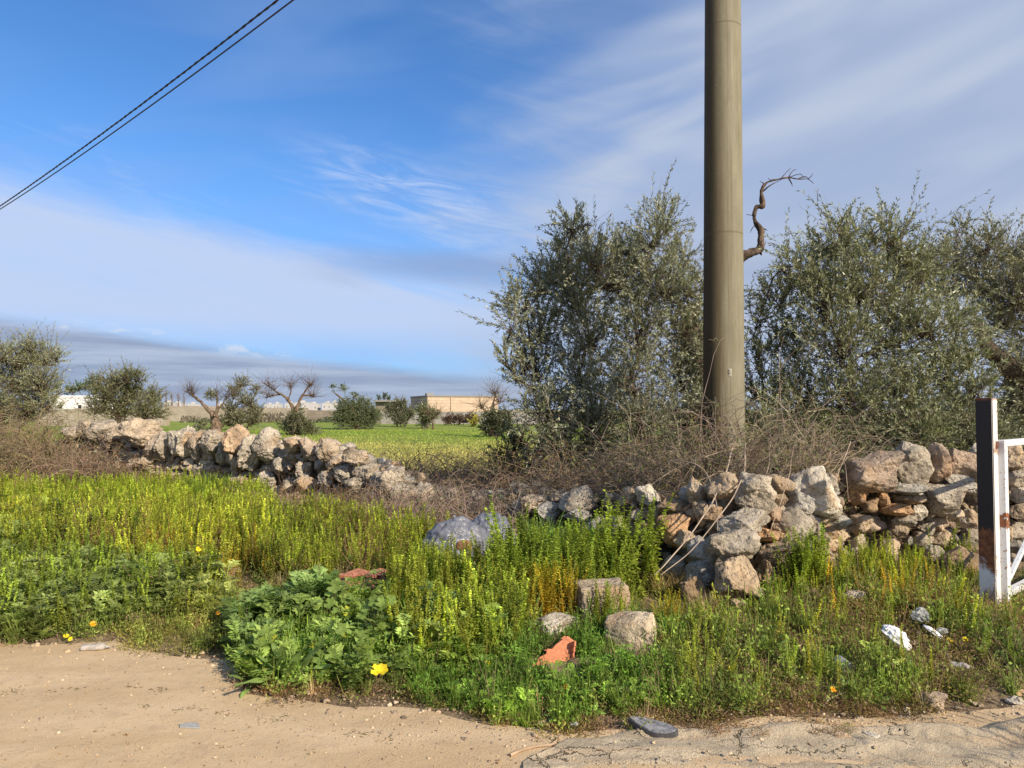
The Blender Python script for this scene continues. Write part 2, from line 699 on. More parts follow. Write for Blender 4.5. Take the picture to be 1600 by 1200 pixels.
def soil_mat():
    m, nt, out = new_mat('verge_soil')
    p = pos(nt)
    n1_ = nt.noise(p, 1.8, 5, 0.6)
    n2_ = nt.noise(p, 22, 6, 0.7)
    n3_ = nt.noise(p, 90, 4, 0.7)
    c_ = nt.mix(nt.smooth(n2_, 0.35, 0.65), (0.14, 0.10, 0.062), (0.30, 0.22, 0.145))
    c_ = nt.mix(nt.smooth(n1_, 0.45, 0.6) * 0.5, c_, (0.36, 0.27, 0.17))
    c_ = nt.mix(nt.smooth(n3_, 0.6, 0.75) * 0.6, c_, (0.42, 0.34, 0.24))
    y = nt.xyz(p)[1]
    far = nt.smooth(y, 40, 100)
    g = nt.mix(nt.smooth(nt.noise(p, 0.03, 5), 0.4, 0.6), (0.16, 0.17, 0.07), (0.27, 0.22, 0.13))
    c_ = nt.mix(far, c_, g)
    principled(nt, out, c_, 0.95, 0.1, nt.bump(n2_ * 0.7 + n3_ * 0.4, 0.9, 0.03))
    return m


M_soil = soil_mat()


def field_mat():
    m, nt, out = new_mat('field_grass')
    p = pos(nt)
    x, y, z = nt.xyz(p)
    q = nt.vec(x * 0.12, y * 0.5, 0.0)
    s = nt.noise(q, 1.0, 5, 0.6)
    s2 = nt.noise(nt.vec(x * 0.6, y * 2.2, 3.0), 1.0, 6, 0.7)
    s3 = nt.noise(nt.vec(x * 9, y * 14, 1.0), 1.0, 5, 0.7)
    yel = (nt.smooth(y, 40, 20) * 0.9 + nt.smooth(s, 0.50, 0.66) * 0.5).clamp()
    c_ = nt.mix(yel, (0.22, 0.31, 0.05), (0.50, 0.42, 0.13))
    c_ = nt.mix(nt.smooth(s2, 0.48, 0.64) * 0.7, c_, (0.24, 0.19, 0.08))
    c_ = nt.mix(nt.smooth(s3, 0.42, 0.7) * 0.5, c_, (0.17, 0.22, 0.03))
    c_ = nt.mix(nt.smooth(s3, 0.5, 0.3) * 0.45, c_, (0.06, 0.09, 0.015))
    principled(nt, out, c_, 0.9, 0.1, nt.bump(s3, 0.8, 0.06))
    return m


ground = tag(grid_obj(lambda a, b: b > -1e9, 0, 'ground', M_soil), kind='structure')
field = tag(grid_obj(lambda a, b: (b > wall_line(a) + 0.5) & (b < 96) & (np.abs(a) < 75), 0.012, 'field', field_mat()), kind='structure')


def road_mat():
    m, nt, out = new_mat('packed_sandy_dirt')
    p = pos(nt)
    x, y, z = nt.xyz(p)
    n1_ = nt.noise(nt.vec(x * 0.5, y * 1.6, 0), 1.6, 5, 0.6)
    n2_ = nt.noise(p, 6, 7, 0.7)
    n3_ = nt.noise(p, 70, 5, 0.75)
    vg = nt.voro(p, 85)
    vg2 = nt.voro(p, 38)
    c_ = nt.mix(nt.smooth(n1_, 0.35, 0.65), (0.53, 0.385, 0.225), (0.63, 0.47, 0.29))
    c_ = nt.mix(nt.smooth(n2_, 0.50, 0.72) * 0.5, c_, (0.41, 0.285, 0.175))
    c_ = nt.mix(nt.smooth(n3_, 0.58, 0.72) * 0.6, c_, (0.66, 0.55, 0.42))
    c_ = nt.mix(nt.smooth(vg, 0.22, 0.08) * nt.smooth(n2_, 0.4, 0.6) * 0.55, c_, (0.70, 0.60, 0.46))
    c_ = nt.mix(nt.smooth(n3_, 0.40, 0.30) * 0.5, c_, (0.27, 0.19, 0.12))
    h = nt.smooth(vg, 0.3, 0.0) * 0.4 + n3_ * 0.6 + nt.smooth(vg2, 0.22, 0.0) * 0.5 + n2_ * 1.2
    principled(nt, out, c_, 0.95, 0.1, nt.bump(h, 0.7, 0.012))
    return m


def strip(xs, ylo, yhi, rows, dz, name, mat, zf=None):
    t = np.linspace(0, 1, rows)[:, None]
    X_ = np.broadcast_to(xs[None], (rows, len(xs)))
    Y_ = ylo[None] * (1 - t) + yhi[None] * t
    Z_ = gz(X_, Y_) + (dz if zf is None else zf(X_, Y_, t))
    V = np.stack([X_, Y_, Z_], -1).reshape(-1, 3)
    i, j = np.meshgrid(np.arange(rows - 1), np.arange(len(xs) - 1), indexing='ij')
    n = len(xs)
    F = np.stack([i * n + j, i * n + j + 1, (i + 1) * n + j + 1, (i + 1) * n + j], -1).reshape(-1, 4)
    return MB().add(V, F).build(name, mat)


M_road = road_mat()
xs = np.unique(np.concatenate([np.arange(-6, 6, 0.045), np.arange(-40, 40, 0.5)]))
road = tag(strip(xs, np.full(len(xs), -5.5), road_edge(xs), 230, 0.004, 'dirt_road', M_road,
                 zf=lambda X_, Y_, t: 0.012 + 0 * X_), kind='structure')


def concrete_mat():
    m, nt, out = new_mat('cracked_old_concrete')
    p = pos(nt)
    x, y, z = nt.xyz(p)
    wob = nt.noise(p, 3.5, 5, 0.65, out=1)
    pv = nt.node('ShaderNodeVectorMath', {0: p, 1: nt.mix(1.0, wob, (0.34, 0.34, 0.34), 'MULTIPLY')}, operation='ADD')
    pv = X(nt, pv.outputs[0])
    e1 = nt.voro(nt.scale(pv, (1.0, 1.8, 1)), 2.4, 'DISTANCE_TO_EDGE')
    e2 = nt.voro(nt.scale(pv, (1.0, 1.5, 1)), 8.0, 'DISTANCE_TO_EDGE')
    n2_ = nt.noise(p, 7, 6, 0.65)
    n3_ = nt.noise(p, 60, 5, 0.75)
    n4_ = nt.noise(nt.vec(x * 0.7, y * 5, 0), 2.0, 4)
    vg = nt.voro(p, 70)
    c_ = nt.mix(nt.smooth(n2_, 0.3, 0.7), (0.40, 0.33, 0.23), (0.58, 0.475, 0.33))
    c_ = nt.mix(nt.smooth(n4_, 0.5, 0.68) * 0.6, c_, (0.50, 0.36, 0.22))
    c_ = nt.mix(nt.smooth(n3_, 0.57, 0.7) * 0.6, c_, (0.22, 0.18, 0.13))
    c_ = nt.mix(nt.smooth(vg, 0.2, 0.05) * 0.45, c_, (0.60, 0.53, 0.42))
    k1 = nt.smooth(e1, 0.016, 0.0) * nt.smooth(nt.noise(p, 1.9, 3), 0.40, 0.55)
    k2 = nt.smooth(e2, 0.03, 0.0) * nt.smooth(nt.noise(p, 2.6, 3), 0.52, 0.62)
    c_ = nt.mix(k1 * 0.85, c_, (0.08, 0.06, 0.04))
    c_ = nt.mix(k2 * 0.5, c_, (0.12, 0.09, 0.06))
    h = n3_ * 0.8 + n2_ * 1.0 - k1 * 1.4 - k2 * 0.7 + nt.smooth(vg, 0.3, 0.0) * 0.25
    principled(nt, out, c_, 0.93, 0.12, nt.bump(h, 0.8, 0.018))
    return m


xs = np.arange(0.05, 9.0, 0.03)
yhi = np.interp(xs, [0, 0.25, 0.75, 1.4, 2.3, 2.7, 3.5, 9], [3.30, 3.62, 3.72, 3.74, 3.76, 3.9, 4.2, 6.0]) + 0.04 * fbm(np.stack([xs * 3, xs * 0, xs * 0], -1), 3, 44)
ylo = np.interp(xs, [0, 0.12, 0.3, 0.8, 9], [3.28, 2.9, 2.3, 0.5, -3.5]) + 0.08 * fbm(np.stack([xs * 2, xs * 0, xs * 0], -1), 3, 45)


def conc_z(X_, Y_, t):
    led = 0.018 * np.clip((Y_ - (3.50 + 0.05 * fbm(np.stack([X_ * 1.5, X_ * 0, X_ * 0], -1), 3, 61))) / -0.05, 0, 1)
    led += 0.030 * np.clip((Y_ - (3.64 + 0.05 * fbm(np.stack([X_ * 1.9, X_ * 0, X_ * 0], -1), 3, 62))) / -0.03, 0, 1)
    n = 0.014 * fbm(np.stack([X_ * 3, Y_ * 7, 0 * X_], -1), 4, 63) + .006 * np.abs(fbm(np.stack([X_ * 9, Y_ * 16, 0 * X_], -1), 3, 64))
    for y0_, a_ in ((3.32, .014), (3.13, .016)):
        n = n - a_ * np.clip((Y_ - (y0_ + 0.07 * fbm(np.stack([X_ * 1.3, X_ * 0 + y0_, X_ * 0], -1), 3, 65))) / -0.02, 0, 1)
    e = np.clip(np.minimum(t, 1 - t) * 30, 0, 1)
    return 0.008 + e * (0.018 + 0.035 - led + n)


pave = tag(strip(xs, ylo, yhi, 130, 0, 'concrete_pavement', concrete_mat(), zf=conc_z), kind='structure')


# ------------------------------------------------------------------ stones
import bmesh


def ico(sub):
    bm = bmesh.new()
    bmesh.ops.create_icosphere(bm, subdivisions=sub, radius=1)
    V = np.array([v_.co[:] for v_ in bm.verts])
    F = np.array([[v_.index for v_ in f.verts] for f in bm.faces])
    bm.free()
    return V, F


ICO5, ICO4, ICO3, ICO2 = ico(5), ico(4), ico(3), ico(2)


def rock(seed, base=ICO4, planes=12, rough=0.19, sharp=1.0, crag=1.0):
    r = np.random.default_rng(seed)
    V = base[0].copy()
    for _ in range(planes):
        n = unit(r.normal(size=3))
        d = r.uniform(0.55, 0.86)
        k = V @ n
        V -= np.clip(k - d, 0, None)[:, None] * n * sharp
    N = unit(V)
    q = V + seed * 7.3
    V = V + N * (rough * .75 * fbm(q * 1.5, 2, seed)[:, None] - crag * rough * 0.40 * np.abs(fbm(q * 3.4, 2, seed + 5))[:, None] - crag * rough * 0.42 * np.abs(fbm(q * 9.0, 2, seed + 8))[:, None])
    V -= (V.max(0) + V.min(0)) / 2
    V /= np.abs(V).max(0)
    return V, base[1]


ROCKS = [rock(100 + i, ICO5) for i in range(16)]
ROCKS_S = [rock(200 + i, ICO4, 10, 0.22) for i in range(12)]
ROCKS_T = [rock(300 + i, ICO3, 8, 0.2) for i in range(8)]
ROCKS_C = [rock(400 + i, ICO5, 9, 0.20, 1.0, 1.55) for i in range(16)]
ROCK_CME = [MB().add(*r_).mesh('stone', M_stone) for r_ in ROCKS_C]
ROCK_ME = [MB().add(*r_).mesh('stone', M_stone) for r_ in ROCKS]
ROCK_SME = [MB().add(*r_).mesh('stone', M_stone) for r_ in ROCKS_S]

TINT = {'grey': (0.86, 0.90, 0.94), 'tan': (1.08, 0.93, 0.76), 'orange': (1.28, 0.90, 0.60), 'white': (1.35, 1.35, 1.32),
        'dark': (0.55, 0.52, 0.50), 'pink': (1.02, 0.88, 0.79), '': (1, 0.97, 0.92), 'brown': (0.85, 0.66, 0.48)}


def put_stone(i, loc, size, rot, tint, parent=None, small=False, crag=False):
    me = (ROCK_CME if crag else ROCK_SME if small else ROCK_ME)
    o = bpy.data.objects.new('stone', me[i % len(me)])
    COL.objects.link(o)
    o.scale = np.asarray(size) / 2
    o.rotation_euler = rot
    t_ = np.array(TINT[tint] if isinstance(tint, str) else tint) * rng.uniform(0.88, 1.1)
    if crag: t_ = t_ * .45 + np.array([.98, .92, .86]) * .52
    o.color = (*t_, 1)
    if parent is not None:
        o.parent = parent
        o.location = np.asarray(loc) - np.asarray(parent.location)
    else:
        o.location = loc
    return o


def top_at(px):
    """height of the wall's top line by picture column, for the wall's own line"""
    T = [(60, 700), (110, 690), (150, 690), (250, 690), (350, 695), (400, 700), (500, 705), (540, 722), (600, 750), (650, 778), (700, 780),
         (850, 784), (900, 785), (1000, 785), (1060, 790), (1110, 775), (1180, 775), (1250, 775), (1320, 755), (1340, 745), (1530, 735), (1760, 725)]
    py = np.interp(px, [a for a, _ in T], [b for _, b in T])
    Y = wall_y_px(px)
    return 1.6 - (py - 640) / FPX * Y


# hand-placed stones seen in the photograph: px, py, width, height (px), turn, tint, forward offset
H_LEFT = [(118, 678, 36, 24, 0, '', 0), (136, 672, 34, 26, 0, 'tan', 0), (160, 672, 44, 30, .2, '', 0), (182, 682, 38, 38, .1, 'tan', 0),
          (222, 680, 54, 46, 0, 'tan', 0), (241, 702, 34, 36, .3, 'pink', .05), (258, 697, 26, 42, 0, '', 0), (288, 690, 36, 42, .1, 'white', 0),
          (310, 695, 26, 40, 0, 'pink', 0), (338, 690, 40, 34, .2, '', 0), (352, 706, 28, 36, 0, 'grey', 0), (371, 692, 34, 50, -.15, 'orange', .12),
          (372, 720, 30, 40, .1, 'pink', .10), (418, 690, 38, 40, .2, 'white', 0), (395, 706, 30, 46, -.3, 'white', .05), (420, 706, 38, 26, 0, '', .1),
          (460, 694, 34, 24, 0, 'tan', 0), (483, 702, 30, 34, .4, 'pink', 0), (511, 703, 32, 34, 0, 'tan', 0), (524, 722, 26, 24, 0, '', 0),
          (556, 717, 36, 24, .1, 'tan', 0), (228, 724, 36, 26, 0, 'tan', .15), (182, 700, 12, 12, 0, 'orange', .1), (575, 738, 34, 26, .2, '', 0),
          (540, 740, 32, 26, -.2, 'grey', .05), (515, 748, 30, 26, .5, 'grey', .1), (475, 735, 28, 26, .2, '', .05), (440, 728, 26, 28, -.3, 'grey', .05),
          (478, 757, 34, 22, 0, 'tan', .15), (452, 760, 26, 24, .3, '', .15), (420, 748, 24, 22, 0, 'grey', .15), (400, 760, 22, 20, .2, '', .2),
          (560, 758, 40, 26, .2, '', .1), (592, 752, 30, 24, -.2, 'grey', .1), (370, 752, 34, 24, .3, 'tan', .25), (350, 764, 26, 16, .1, '', .3)]
H_MID = [(655, 786, 56, 54, .3, '', .1), (702, 783, 38, 34, .2, 'grey', .1), (675, 808, 58, 30, .1, 'tan', .25), (612, 752, 44, 36, .2, '', 0),
         (628, 772, 30, 30, 0, 'grey', 0), (905, 786, 58, 50, .1, '', .12), (903, 806, 46, 24, 0, 'grey', .3), (843, 786, 54, 26, .1, 'pink', .1),
         (958, 783, 30, 26, .2, 'grey', 0), (982, 775, 38, 28, .4, '', 0), (1013, 773, 40, 30, -.5, 'white', .05), (938, 828, 58, 42, 0, 'grey', .35),
         (966, 826, 28, 40, .3, 'grey', .35), (1024, 806, 30, 26, .5, 'tan', .15), (996, 810, 28, 28, .2, '', .2), (1012, 834, 40, 32, .1, 'brown', .35),
         (983, 832, 28, 28, .2, '', .35), (772, 826, 26, 30, 0, 'dark', .4), (820, 798, 38, 30, .2, '', .2), (862, 800, 42, 30, -.2, 'grey', .25),
         (790, 800, 32, 24, .2, '', .15), (875, 776, 30, 22, .2, 'tan', 0), (740, 796, 36, 24, .1, '', .1), (640, 815, 34, 22, .2, 'grey', .25),
         (1177, 770, 58, 60, .1, '', .1), (1129, 758, 50, 38, .1, 'tan', 0), (1086, 767, 26, 42, .05, '', .05), (1165, 815, 82, 38, .05, '', .22),
         (1198, 838, 52, 20, -.25, 'orange', .22), (1144, 854, 76, 48, .15, '', .34), (1102, 867, 44, 56, .55, 'grey', .38), (1095, 895, 48, 36, .4, 'grey', .50),
         (1149, 908, 64, 72, .05, 'tan', .50), (1214, 867, 72, 48, .35, 'tan', .36), (1056, 828, 46, 46, .2, 'orange', .32), (1268, 768, 74, 70, .35, 'white', .1),
         (1246, 790, 46, 34, .5, 'grey', .2), (1233, 826, 58, 60, .3, '', .30), (1267, 828, 32, 46, 0, 'grey', .3), (1209, 803, 24, 20, 0, 'pink', .2),
         (1280, 806, 22, 22, 0, 'tan', .25), (1298, 798, 36, 34, .3, '', .2), (1053, 790, 50, 28, .1, 'brown', .1), (1018, 832, 30, 30, .1, 'brown', .3),
         (1073, 845, 36, 28, -.2, 'tan', .4), (1096, 803, 24, 38, .1, 'tan', .15), (1079, 808, 15, 24, 0, 'tan', .15), (1112, 802, 34, 22, 0, 'brown', .1),
         (1083, 922, 36, 38, .2, 'brown', .6), (1050, 885, 32, 32, 0, 'grey', .55), (1108, 952, 24, 20, 0, 'pink', .7), (1085, 965, 30, 20, .3, '', .8),
         (1195, 898, 30, 44, .1, 'brown', .45), (1186, 932, 16, 30, .2, 'white', .6), (1215, 905, 40, 36, .2, 'brown', .4), (1250, 865, 36, 40, .2, 'grey', .35)]
H_RIGHT = [(1362, 737, 84, 54, .15, 'pink', .1), (1420, 726, 58, 62, -.2, '', .05), (1462, 723, 40, 56, .25, 'pink', .05), (1502, 725, 52, 48, .2, 'pink', .05),
           (1525, 712, 26, 36, 0, 'white', -.05), (1342, 775, 34, 26, .2, 'orange', .1), (1410, 764, 64, 16, .05, 'grey', .12), (1420, 780, 44, 20, .1, 'tan', .14),
           (1400, 796, 42, 18, -.1, 'orange', .15), (1437, 778, 22, 15, 0, 'white', .15), (1432, 801, 22, 22, .2, 'white', .15), (1472, 780, 58, 46, .1, '', .14),
           (1497, 755, 56, 24, -.2, 'grey', .1), (1512, 811, 32, 28, .3, '', .16), (1492, 803, 20, 20, 0, 'white', .18), (1378, 780, 20, 22, .1, 'orange', .12),
           (1360, 790, 24, 20, .2, 'brown', .14), (1412, 814, 32, 16, .1, '', .2), (1384, 762, 24, 16, .1, 'brown', .12), (1405, 828, 26, 20, .2, 'tan', .2),
           (1388, 860, 42, 30, .5, 'tan', .4), (1345, 820, 36, 30, .2, 'tan', .2), (1530, 770, 30, 26, 0, '', .1), (1500, 882, 64, 50, .35, 'brown', .9),
           (1575, 715, 44, 34, .2, 'tan', 0), (1610, 722, 40, 36, 0, 'pink', 0), (1590, 745, 40, 26, .2, '', .1), (1600, 775, 34, 30, 0, 'white', .1), (1592, 800, 30, 24, .3, 'tan', .15),
           (1655, 720, 44, 40, 0, 'tan', 0), (1700, 716, 44, 40, 0, '', 0)]


def build_wall(name_lab, px0, px1, hand, seed, parts_max=99, loose=0.0):
    r = np.random.default_rng(seed)
    pxm = (px0 + px1) / 2
    Ym = wall_y_px(pxm)
    xm = (pxm - 800) / FPX * Ym
    root = thing('dry_stone_wall', (xm, Ym, 0), name_lab, 'stone wall')
    placed = []
    for (px, py, wp, hp, rot, tint, off) in hand:
        Yg = 1.57 * FPX / max(py + hp * 0.5 - 640, 1)
        Y = min(wall_y_px(px) - off + 0.1, Yg + 0.05)
        c_ = W(px, py, Y)
        f_ = 1.20 if Y > 8.6 else 1.14
        sx, sz = wp / FPX * Y * f_, hp / FPX * Y * f_
        sy = max(sx, sz) * r.uniform(0.8, 1.1)
        placed.append((c_, (sx, sy, sz), (r.uniform(-.15, .15), -rot, r.uniform(-.3, .3)), tint))
    nh = len(placed)
    # courses along the wall's own line
    pts = [((p - 800) / FPX * wall_y_px(p), wall_y_px(p), p) for p in np.linspace(px0, px1, 120)]
    pts = np.array(pts)
    seg = np.hypot(np.diff(pts[:, 0]), np.diff(pts[:, 1]))
    S = np.concatenate([[0], np.cumsum(seg)])
    back = []
    for layer, off in ((0, 0.0), (1, 0.32), (2, 0.6)):
        z = -0.02
        while z < 1.4:
            h = r.uniform(0.11, 0.19)
            s = r.uniform(0, 0.1)
            while s < S[-1]:
                wd = r.uniform(0.13, 0.31)
                sc = s + wd / 2
                x, y, p = (np.interp(sc, S, pts[:, k]) for k in range(3))
                tp = top_at(p) + r.uniform(-0.07, 0.05)
                if z + h * 0.55 < tp:
                    tx = np.interp(sc + .1, S, pts[:, 0]) - np.interp(sc - .1, S, pts[:, 0])
                    ty = np.interp(sc + .1, S, pts[:, 1]) - np.interp(sc - .1, S, pts[:, 1])
                    yaw = math.atan2(ty, tx)
                    nx, ny = -math.sin(yaw), math.cos(yaw)
                    bt = off + 0.10 * z + r.uniform(-0.035, 0.035) + (0.08 if layer == 0 else 0) + loose * r.uniform(-1, 0.3) * (layer == 0) * (1 - z)
                    c_ = np.array([x + nx * bt, y + ny * bt, z + h / 2 + gz(x, y)])
                    ok = True
                    if layer == 0:
                        for (hc, hs, _, _) in placed[:nh]:
                            if abs(hc[0] - c_[0]) < (hs[0] + wd) * 0.36 and abs(hc[2] - c_[2]) < (hs[2] + h) * 0.36:
                                ok = False
                                break
                    if ok:
                        tint = r.choice(['', '', 'grey', 'tan', 'tan', 'pink', 'orange', 'brown', 'white', 'grey'], p=[.2, .2, .15, .12, .1, .08, .03, .04, .04, .04])
                        rec = (c_, (wd * 1.22, r.uniform(0.2, 0.3), h * 1.32), (r.normal(0, .18), r.normal(0, .25), yaw + r.normal(0, .2)), str(tint))
                        (placed if layer == 0 else back).append(rec)
                s += wd * 0.93
            z += h * 0.88
    # the stones that show largest are parts of their own
    score = [1e9 if k < nh else rec[1][0] * rec[1][2] / rec[0][1] ** 2 for k, rec in enumerate(placed)]
    order = np.argsort(score)[::-1]
    for k in order[:parts_max]:
        c_, sz, rot, tint = placed[k]
        put_stone(int(k * 7 + seed), c_, sz, rot, tint, root, small=(k >= nh), crag=(c_[1] > 8.6))
    rest = [placed[k] for k in order[parts_max:]] + back
    mb = MB()
    for n_, (c_, sz, rot, tint) in enumerate(rest):
        V, F = (ROCKS_S if n_ < len(placed) - parts_max else ROCKS_T)[n_ % 8]
        M_ = np.array((Matrix.Rotation(rot[2], 3, 'Z') @ Matrix.Rotation(rot[1], 3, 'Y') @ Matrix.Rotation(rot[0], 3, 'X')))
        mb.add((V * np.array(sz) / 2) @ M_.T + c_, F, np.array(TINT[tint]) * r.uniform(0.85, 1.1))
    # small chips wedged between and lying at the foot
    for n_ in range(int(S[-1] * 55)):
        s = r.uniform(0, S[-1])
        x, y, p = (np.interp(s, S, pts[:, k]) for k in range(3))
        foot = r.uniform() < 0.35
        zt = top_at(p)
        c_ = np.array([x + r.normal(0, .03), y + (r.uniform(-0.75, -0.05) if foot else r.uniform(0.0, 0.2)), 0.0])
        c_[2] = gz(c_[0], c_[1]) + (0.03 if foot else r.uniform(0, max(zt, 0.2)))
        sz = r.uniform(0.05, 0.12, 3) * (1 if not foot else 1.1)
        V, F = ROCKS_T[n_ % 8]
        mb.add(V * sz / 2 @ np.array(Matrix.Rotation(r.uniform(0, 6), 3, 'Z')).T + c_, F, np.array(TINT[['', 'tan', 'grey', 'pink'][n_ % 4]]) * r.uniform(0.8, 1.15))
    o = part(mb, 'rubble_fill', M_stone, root)
    tag(o, kind='stuff')
    return root


wall_a = build_wall('long grey dry stone wall with upright capstones beyond the lime green weeds', 62, 596, H_LEFT, 21)
wall_b = build_wall('collapsed middle run of dry stone wall whose bulging corner stands below the concrete pole', 600, 1318, H_MID, 22, loose=0.10)
wall_c = build_wall('short dry stone wall of big tan capstones behind the white gate', 1324, 1740, H_RIGHT, 23)


# ------------------------------------------------------------------ concrete pole
def pole_mat():
    m, nt, out = new_mat('stained_concrete')
    p = pos(nt)
    o = X(nt, nt.node('ShaderNodeTexCoord').outputs['Object'])
    x, y, z = nt.xyz(o)
    n1_ = nt.noise(nt.vec(x * 4, y * 4, z * 0.5), 1.5, 5, 0.6)
    n2_ = nt.noise(o, 45, 5, 0.7)
    n3_ = nt.noise(nt.vec(x * 7, y * 7, z * 1.3), 1.6, 6, 0.7)
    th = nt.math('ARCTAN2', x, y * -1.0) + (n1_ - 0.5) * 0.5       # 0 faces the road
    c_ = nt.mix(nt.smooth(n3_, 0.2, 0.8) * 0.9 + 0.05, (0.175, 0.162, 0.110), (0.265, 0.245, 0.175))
    weath_shade = nt.smooth(th, 0.10, -0.35)                 # brown weathered left side, its colour also deepening the shade there
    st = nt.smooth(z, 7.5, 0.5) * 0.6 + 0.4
    c_ = nt.mix(weath_shade * st * 0.8, c_, (0.095, 0.064, 0.020))
    c_ = nt.mix(nt.smooth(th, -0.35, -0.9) * 0.8, c_, (0.04, 0.028, 0.014))  # near-black far left: the shaded side of the shaft put into the colour
    c_ = nt.mix(nt.smooth(n2_, 0.60, 0.75) * 0.5, c_, (0.27, 0.25, 0.19))
    sp = nt.voro(nt.scale(o, (1, 1, 0.8)), 38)
    c_ = nt.mix(nt.smooth(sp, 0.10, 0.05) * nt.smooth(nt.noise(o, 4, 3), 0.5, 0.6) * 0.6, c_, (0.55, 0.52, 0.44))
    drip = nt.noise(nt.vec(x * 11, y * 11, z * 0.25), 1.0, 6, 0.7)
    c_ = nt.mix(nt.smooth(drip, 0.50, 0.68) * 0.6, c_, (0.115, 0.092, 0.042))
    c_ = nt.mix(nt.smooth(drip, 0.44, 0.30) * 0.45, c_, (0.34, 0.32, 0.25))
    seam = nt.smooth(nt.math('ABSOLUTE', nt.math('FRACT', z * 0.42) - 0.5), 0.006, 0.002)
    c_ = nt.mix(seam * 0.5, c_, (0.10, 0.08, 0.05))
    principled(nt, out, c_, 0.8, 0.25, nt.bump(n2_ * 0.7 + n3_ * 0.06, 0.4, 0.01))
    return m


PX_, PY_ = (1129 - 800) / FPX * 8.3, 8.3
pole = thing('utility_pole', (PX_, PY_, 0), 'tall round tapering concrete utility pole rising between the olive trees', 'utility pole')
m_pole = pole_mat()
ang = np.linspace(0, 2 * math.pi, 72, endpoint=False)
zs = np.linspace(-0.3, 10.6, 40)
rad = 0.238 - 0.0061 * zs
V = np.stack([np.broadcast_to(np.cos(ang), (40, 72)) * rad[:, None] + PX_ + 0.0075 * zs[:, None], np.broadcast_to(np.sin(ang), (40, 72)) * rad[:, None] + PY_, np.broadcast_to(zs[:, None], (40, 72))], -1).reshape(-1, 3)
i, j = np.meshgrid(np.arange(39), np.arange(72), indexing='ij')
F = np.stack([i * 72 + j, i * 72 + (j + 1) % 72, (i + 1) * 72 + (j + 1) % 72, (i + 1) * 72 + j], -1).reshape(-1, 4)
mb = MB().add(V, F)
mb.add(V[-72:], np.arange(72)[None])
part(mb, 'shaft', m_pole, pole)


def plain(name, col, rough=0.6, metal=0.0, spec=0.4, nscale=20, nvar=0.25, bumps=0.2, **kw):
    m, nt, out = new_mat(name)
    p = pos(nt)
    n_ = nt.noise(p, nscale, 5, 0.6)
    f = nt.smooth(n_, 0.3, 0.7) * nvar * 2 + (1 - nvar)
    c_ = nt.mix(1.0, col, nt.vec(f, f, f), 'MULTIPLY')
    principled(nt, out, c_, rough, spec, nt.bump(n_, bumps, 0.01), metal, **kw)
    return m


M_tag = plain('pale_tag', (0.34, 0.31, 0.26), 0.6)
M_grey_metal = plain('galvanised', (0.32, 0.32, 0.33), 0.45, 0.6)
M_tagmark = plain('tag_mark', (0.12, 0.10, 0.08), 0.7)
# small number plate on the shaft, a curved label following the shaft
zc = 1.6 + (640 - 582) / FPX * 8.07
tq = np.linspace(R(-93), R(-84), 5)
vt, ft = [], []
for a in tq:
    for z_ in (zc - 0.042, zc + 0.042):
        rr = 0.238 - 0.0061 * z_ + 0.004
        vt.append([PX_ + .0075 * zc + math.cos(a) * rr, PY_ + math.sin(a) * rr, z_])
for k in range(4):
    ft.append([k * 2, k * 2 + 2, k * 2 + 3, k * 2 + 1])
tg = part(MB().add(vt, ft), 'number_plate', M_tag, pole)
mb = MB()
for dz_ in (0.022, -0.008):
    mb.add(*box(PX_ - 0.005 + .0075 * zc, PY_ - 0.238 + 0.0061 * zc - 0.0055, zc + dz_, 0.020, 0.002, 0.014))
o = mb.build('plate_mark', M_tagmark, tg, False)
o.location = -np.array(pole.location)
# pole head with a bracket, above the frame of the picture
mb = MB()
mb.add(*box(PX_, PY_ - 0.02, 10.35, 0.9, 0.09, 0.09))
part(mb, 'bracket', M_grey_metal, pole, False)

# overhead cables: from the pole head along the wall, sagging
M_cable = plain('black_cable', (0.018, 0.014, 0.016), 0.5, spec=0.5)
for k, (zt, pxs, rad_, lab) in enumerate([(10.30, [(462, 0), (0, 322)], 0.030, 'upper thick black twisted overhead cable crossing the sky top left'),
                                   (10.05, [(438, 0), (0, 327)], 0.022, 'lower thin black overhead cable hanging just under the thick one')]):
    # the cable runs in a vertical plane heading away left
    if k == 1:
        pxs = [(458, 0), (0, 327)]; 
    else:
        pxs = [(434, 0), (0, 322)]
    d = np.array([-0.76, 0.65])
    A = np.array([PX_ - 0.2, PY_])
    P3 = [np.array([A[0], A[1], zt])]
    for (px, py) in pxs:
        r_ = ray(px, py)
        sl_ = r_[0] / r_[1]
        t_ = (A[0] - sl_ * A[1]) / (sl_ * d[1] - d[0])
        Y = A[1] + d[1] * t_
        P3.append(W(px, py, Y))
    # parabola through the three points, continued to the next pole out of view
    tt = np.array([np.hypot(*(p[:2] - A)) for p in P3])
    zz = np.array([p[2] for p in P3])
    co = np.polyfit(tt, zz, 2)
    print('cable', P3, co)
    T = np.linspace(0, 46, 160)
    path = np.stack([A[0] + d[0] * T, A[1] + d[1] * T, np.polyval(co, T)], -1)
    mb = MB()
    if k == 0:
        for ph in range(3):
            a_ = T * 9 + ph * 2.09
            off = np.stack([0.65 * np.cos(a_), 0.76 * np.cos(a_), np.sin(a_)], -1) * 0.013
            mb.add(*tubes((path + off)[None], 0.014, 6))
    else:
        mb.add(*tubes(path[None], 0.016, 6))
    ob = mb.build('overhead_cable', M_cable)
    tag(ob, lab, 'cable', 'overhead cables')


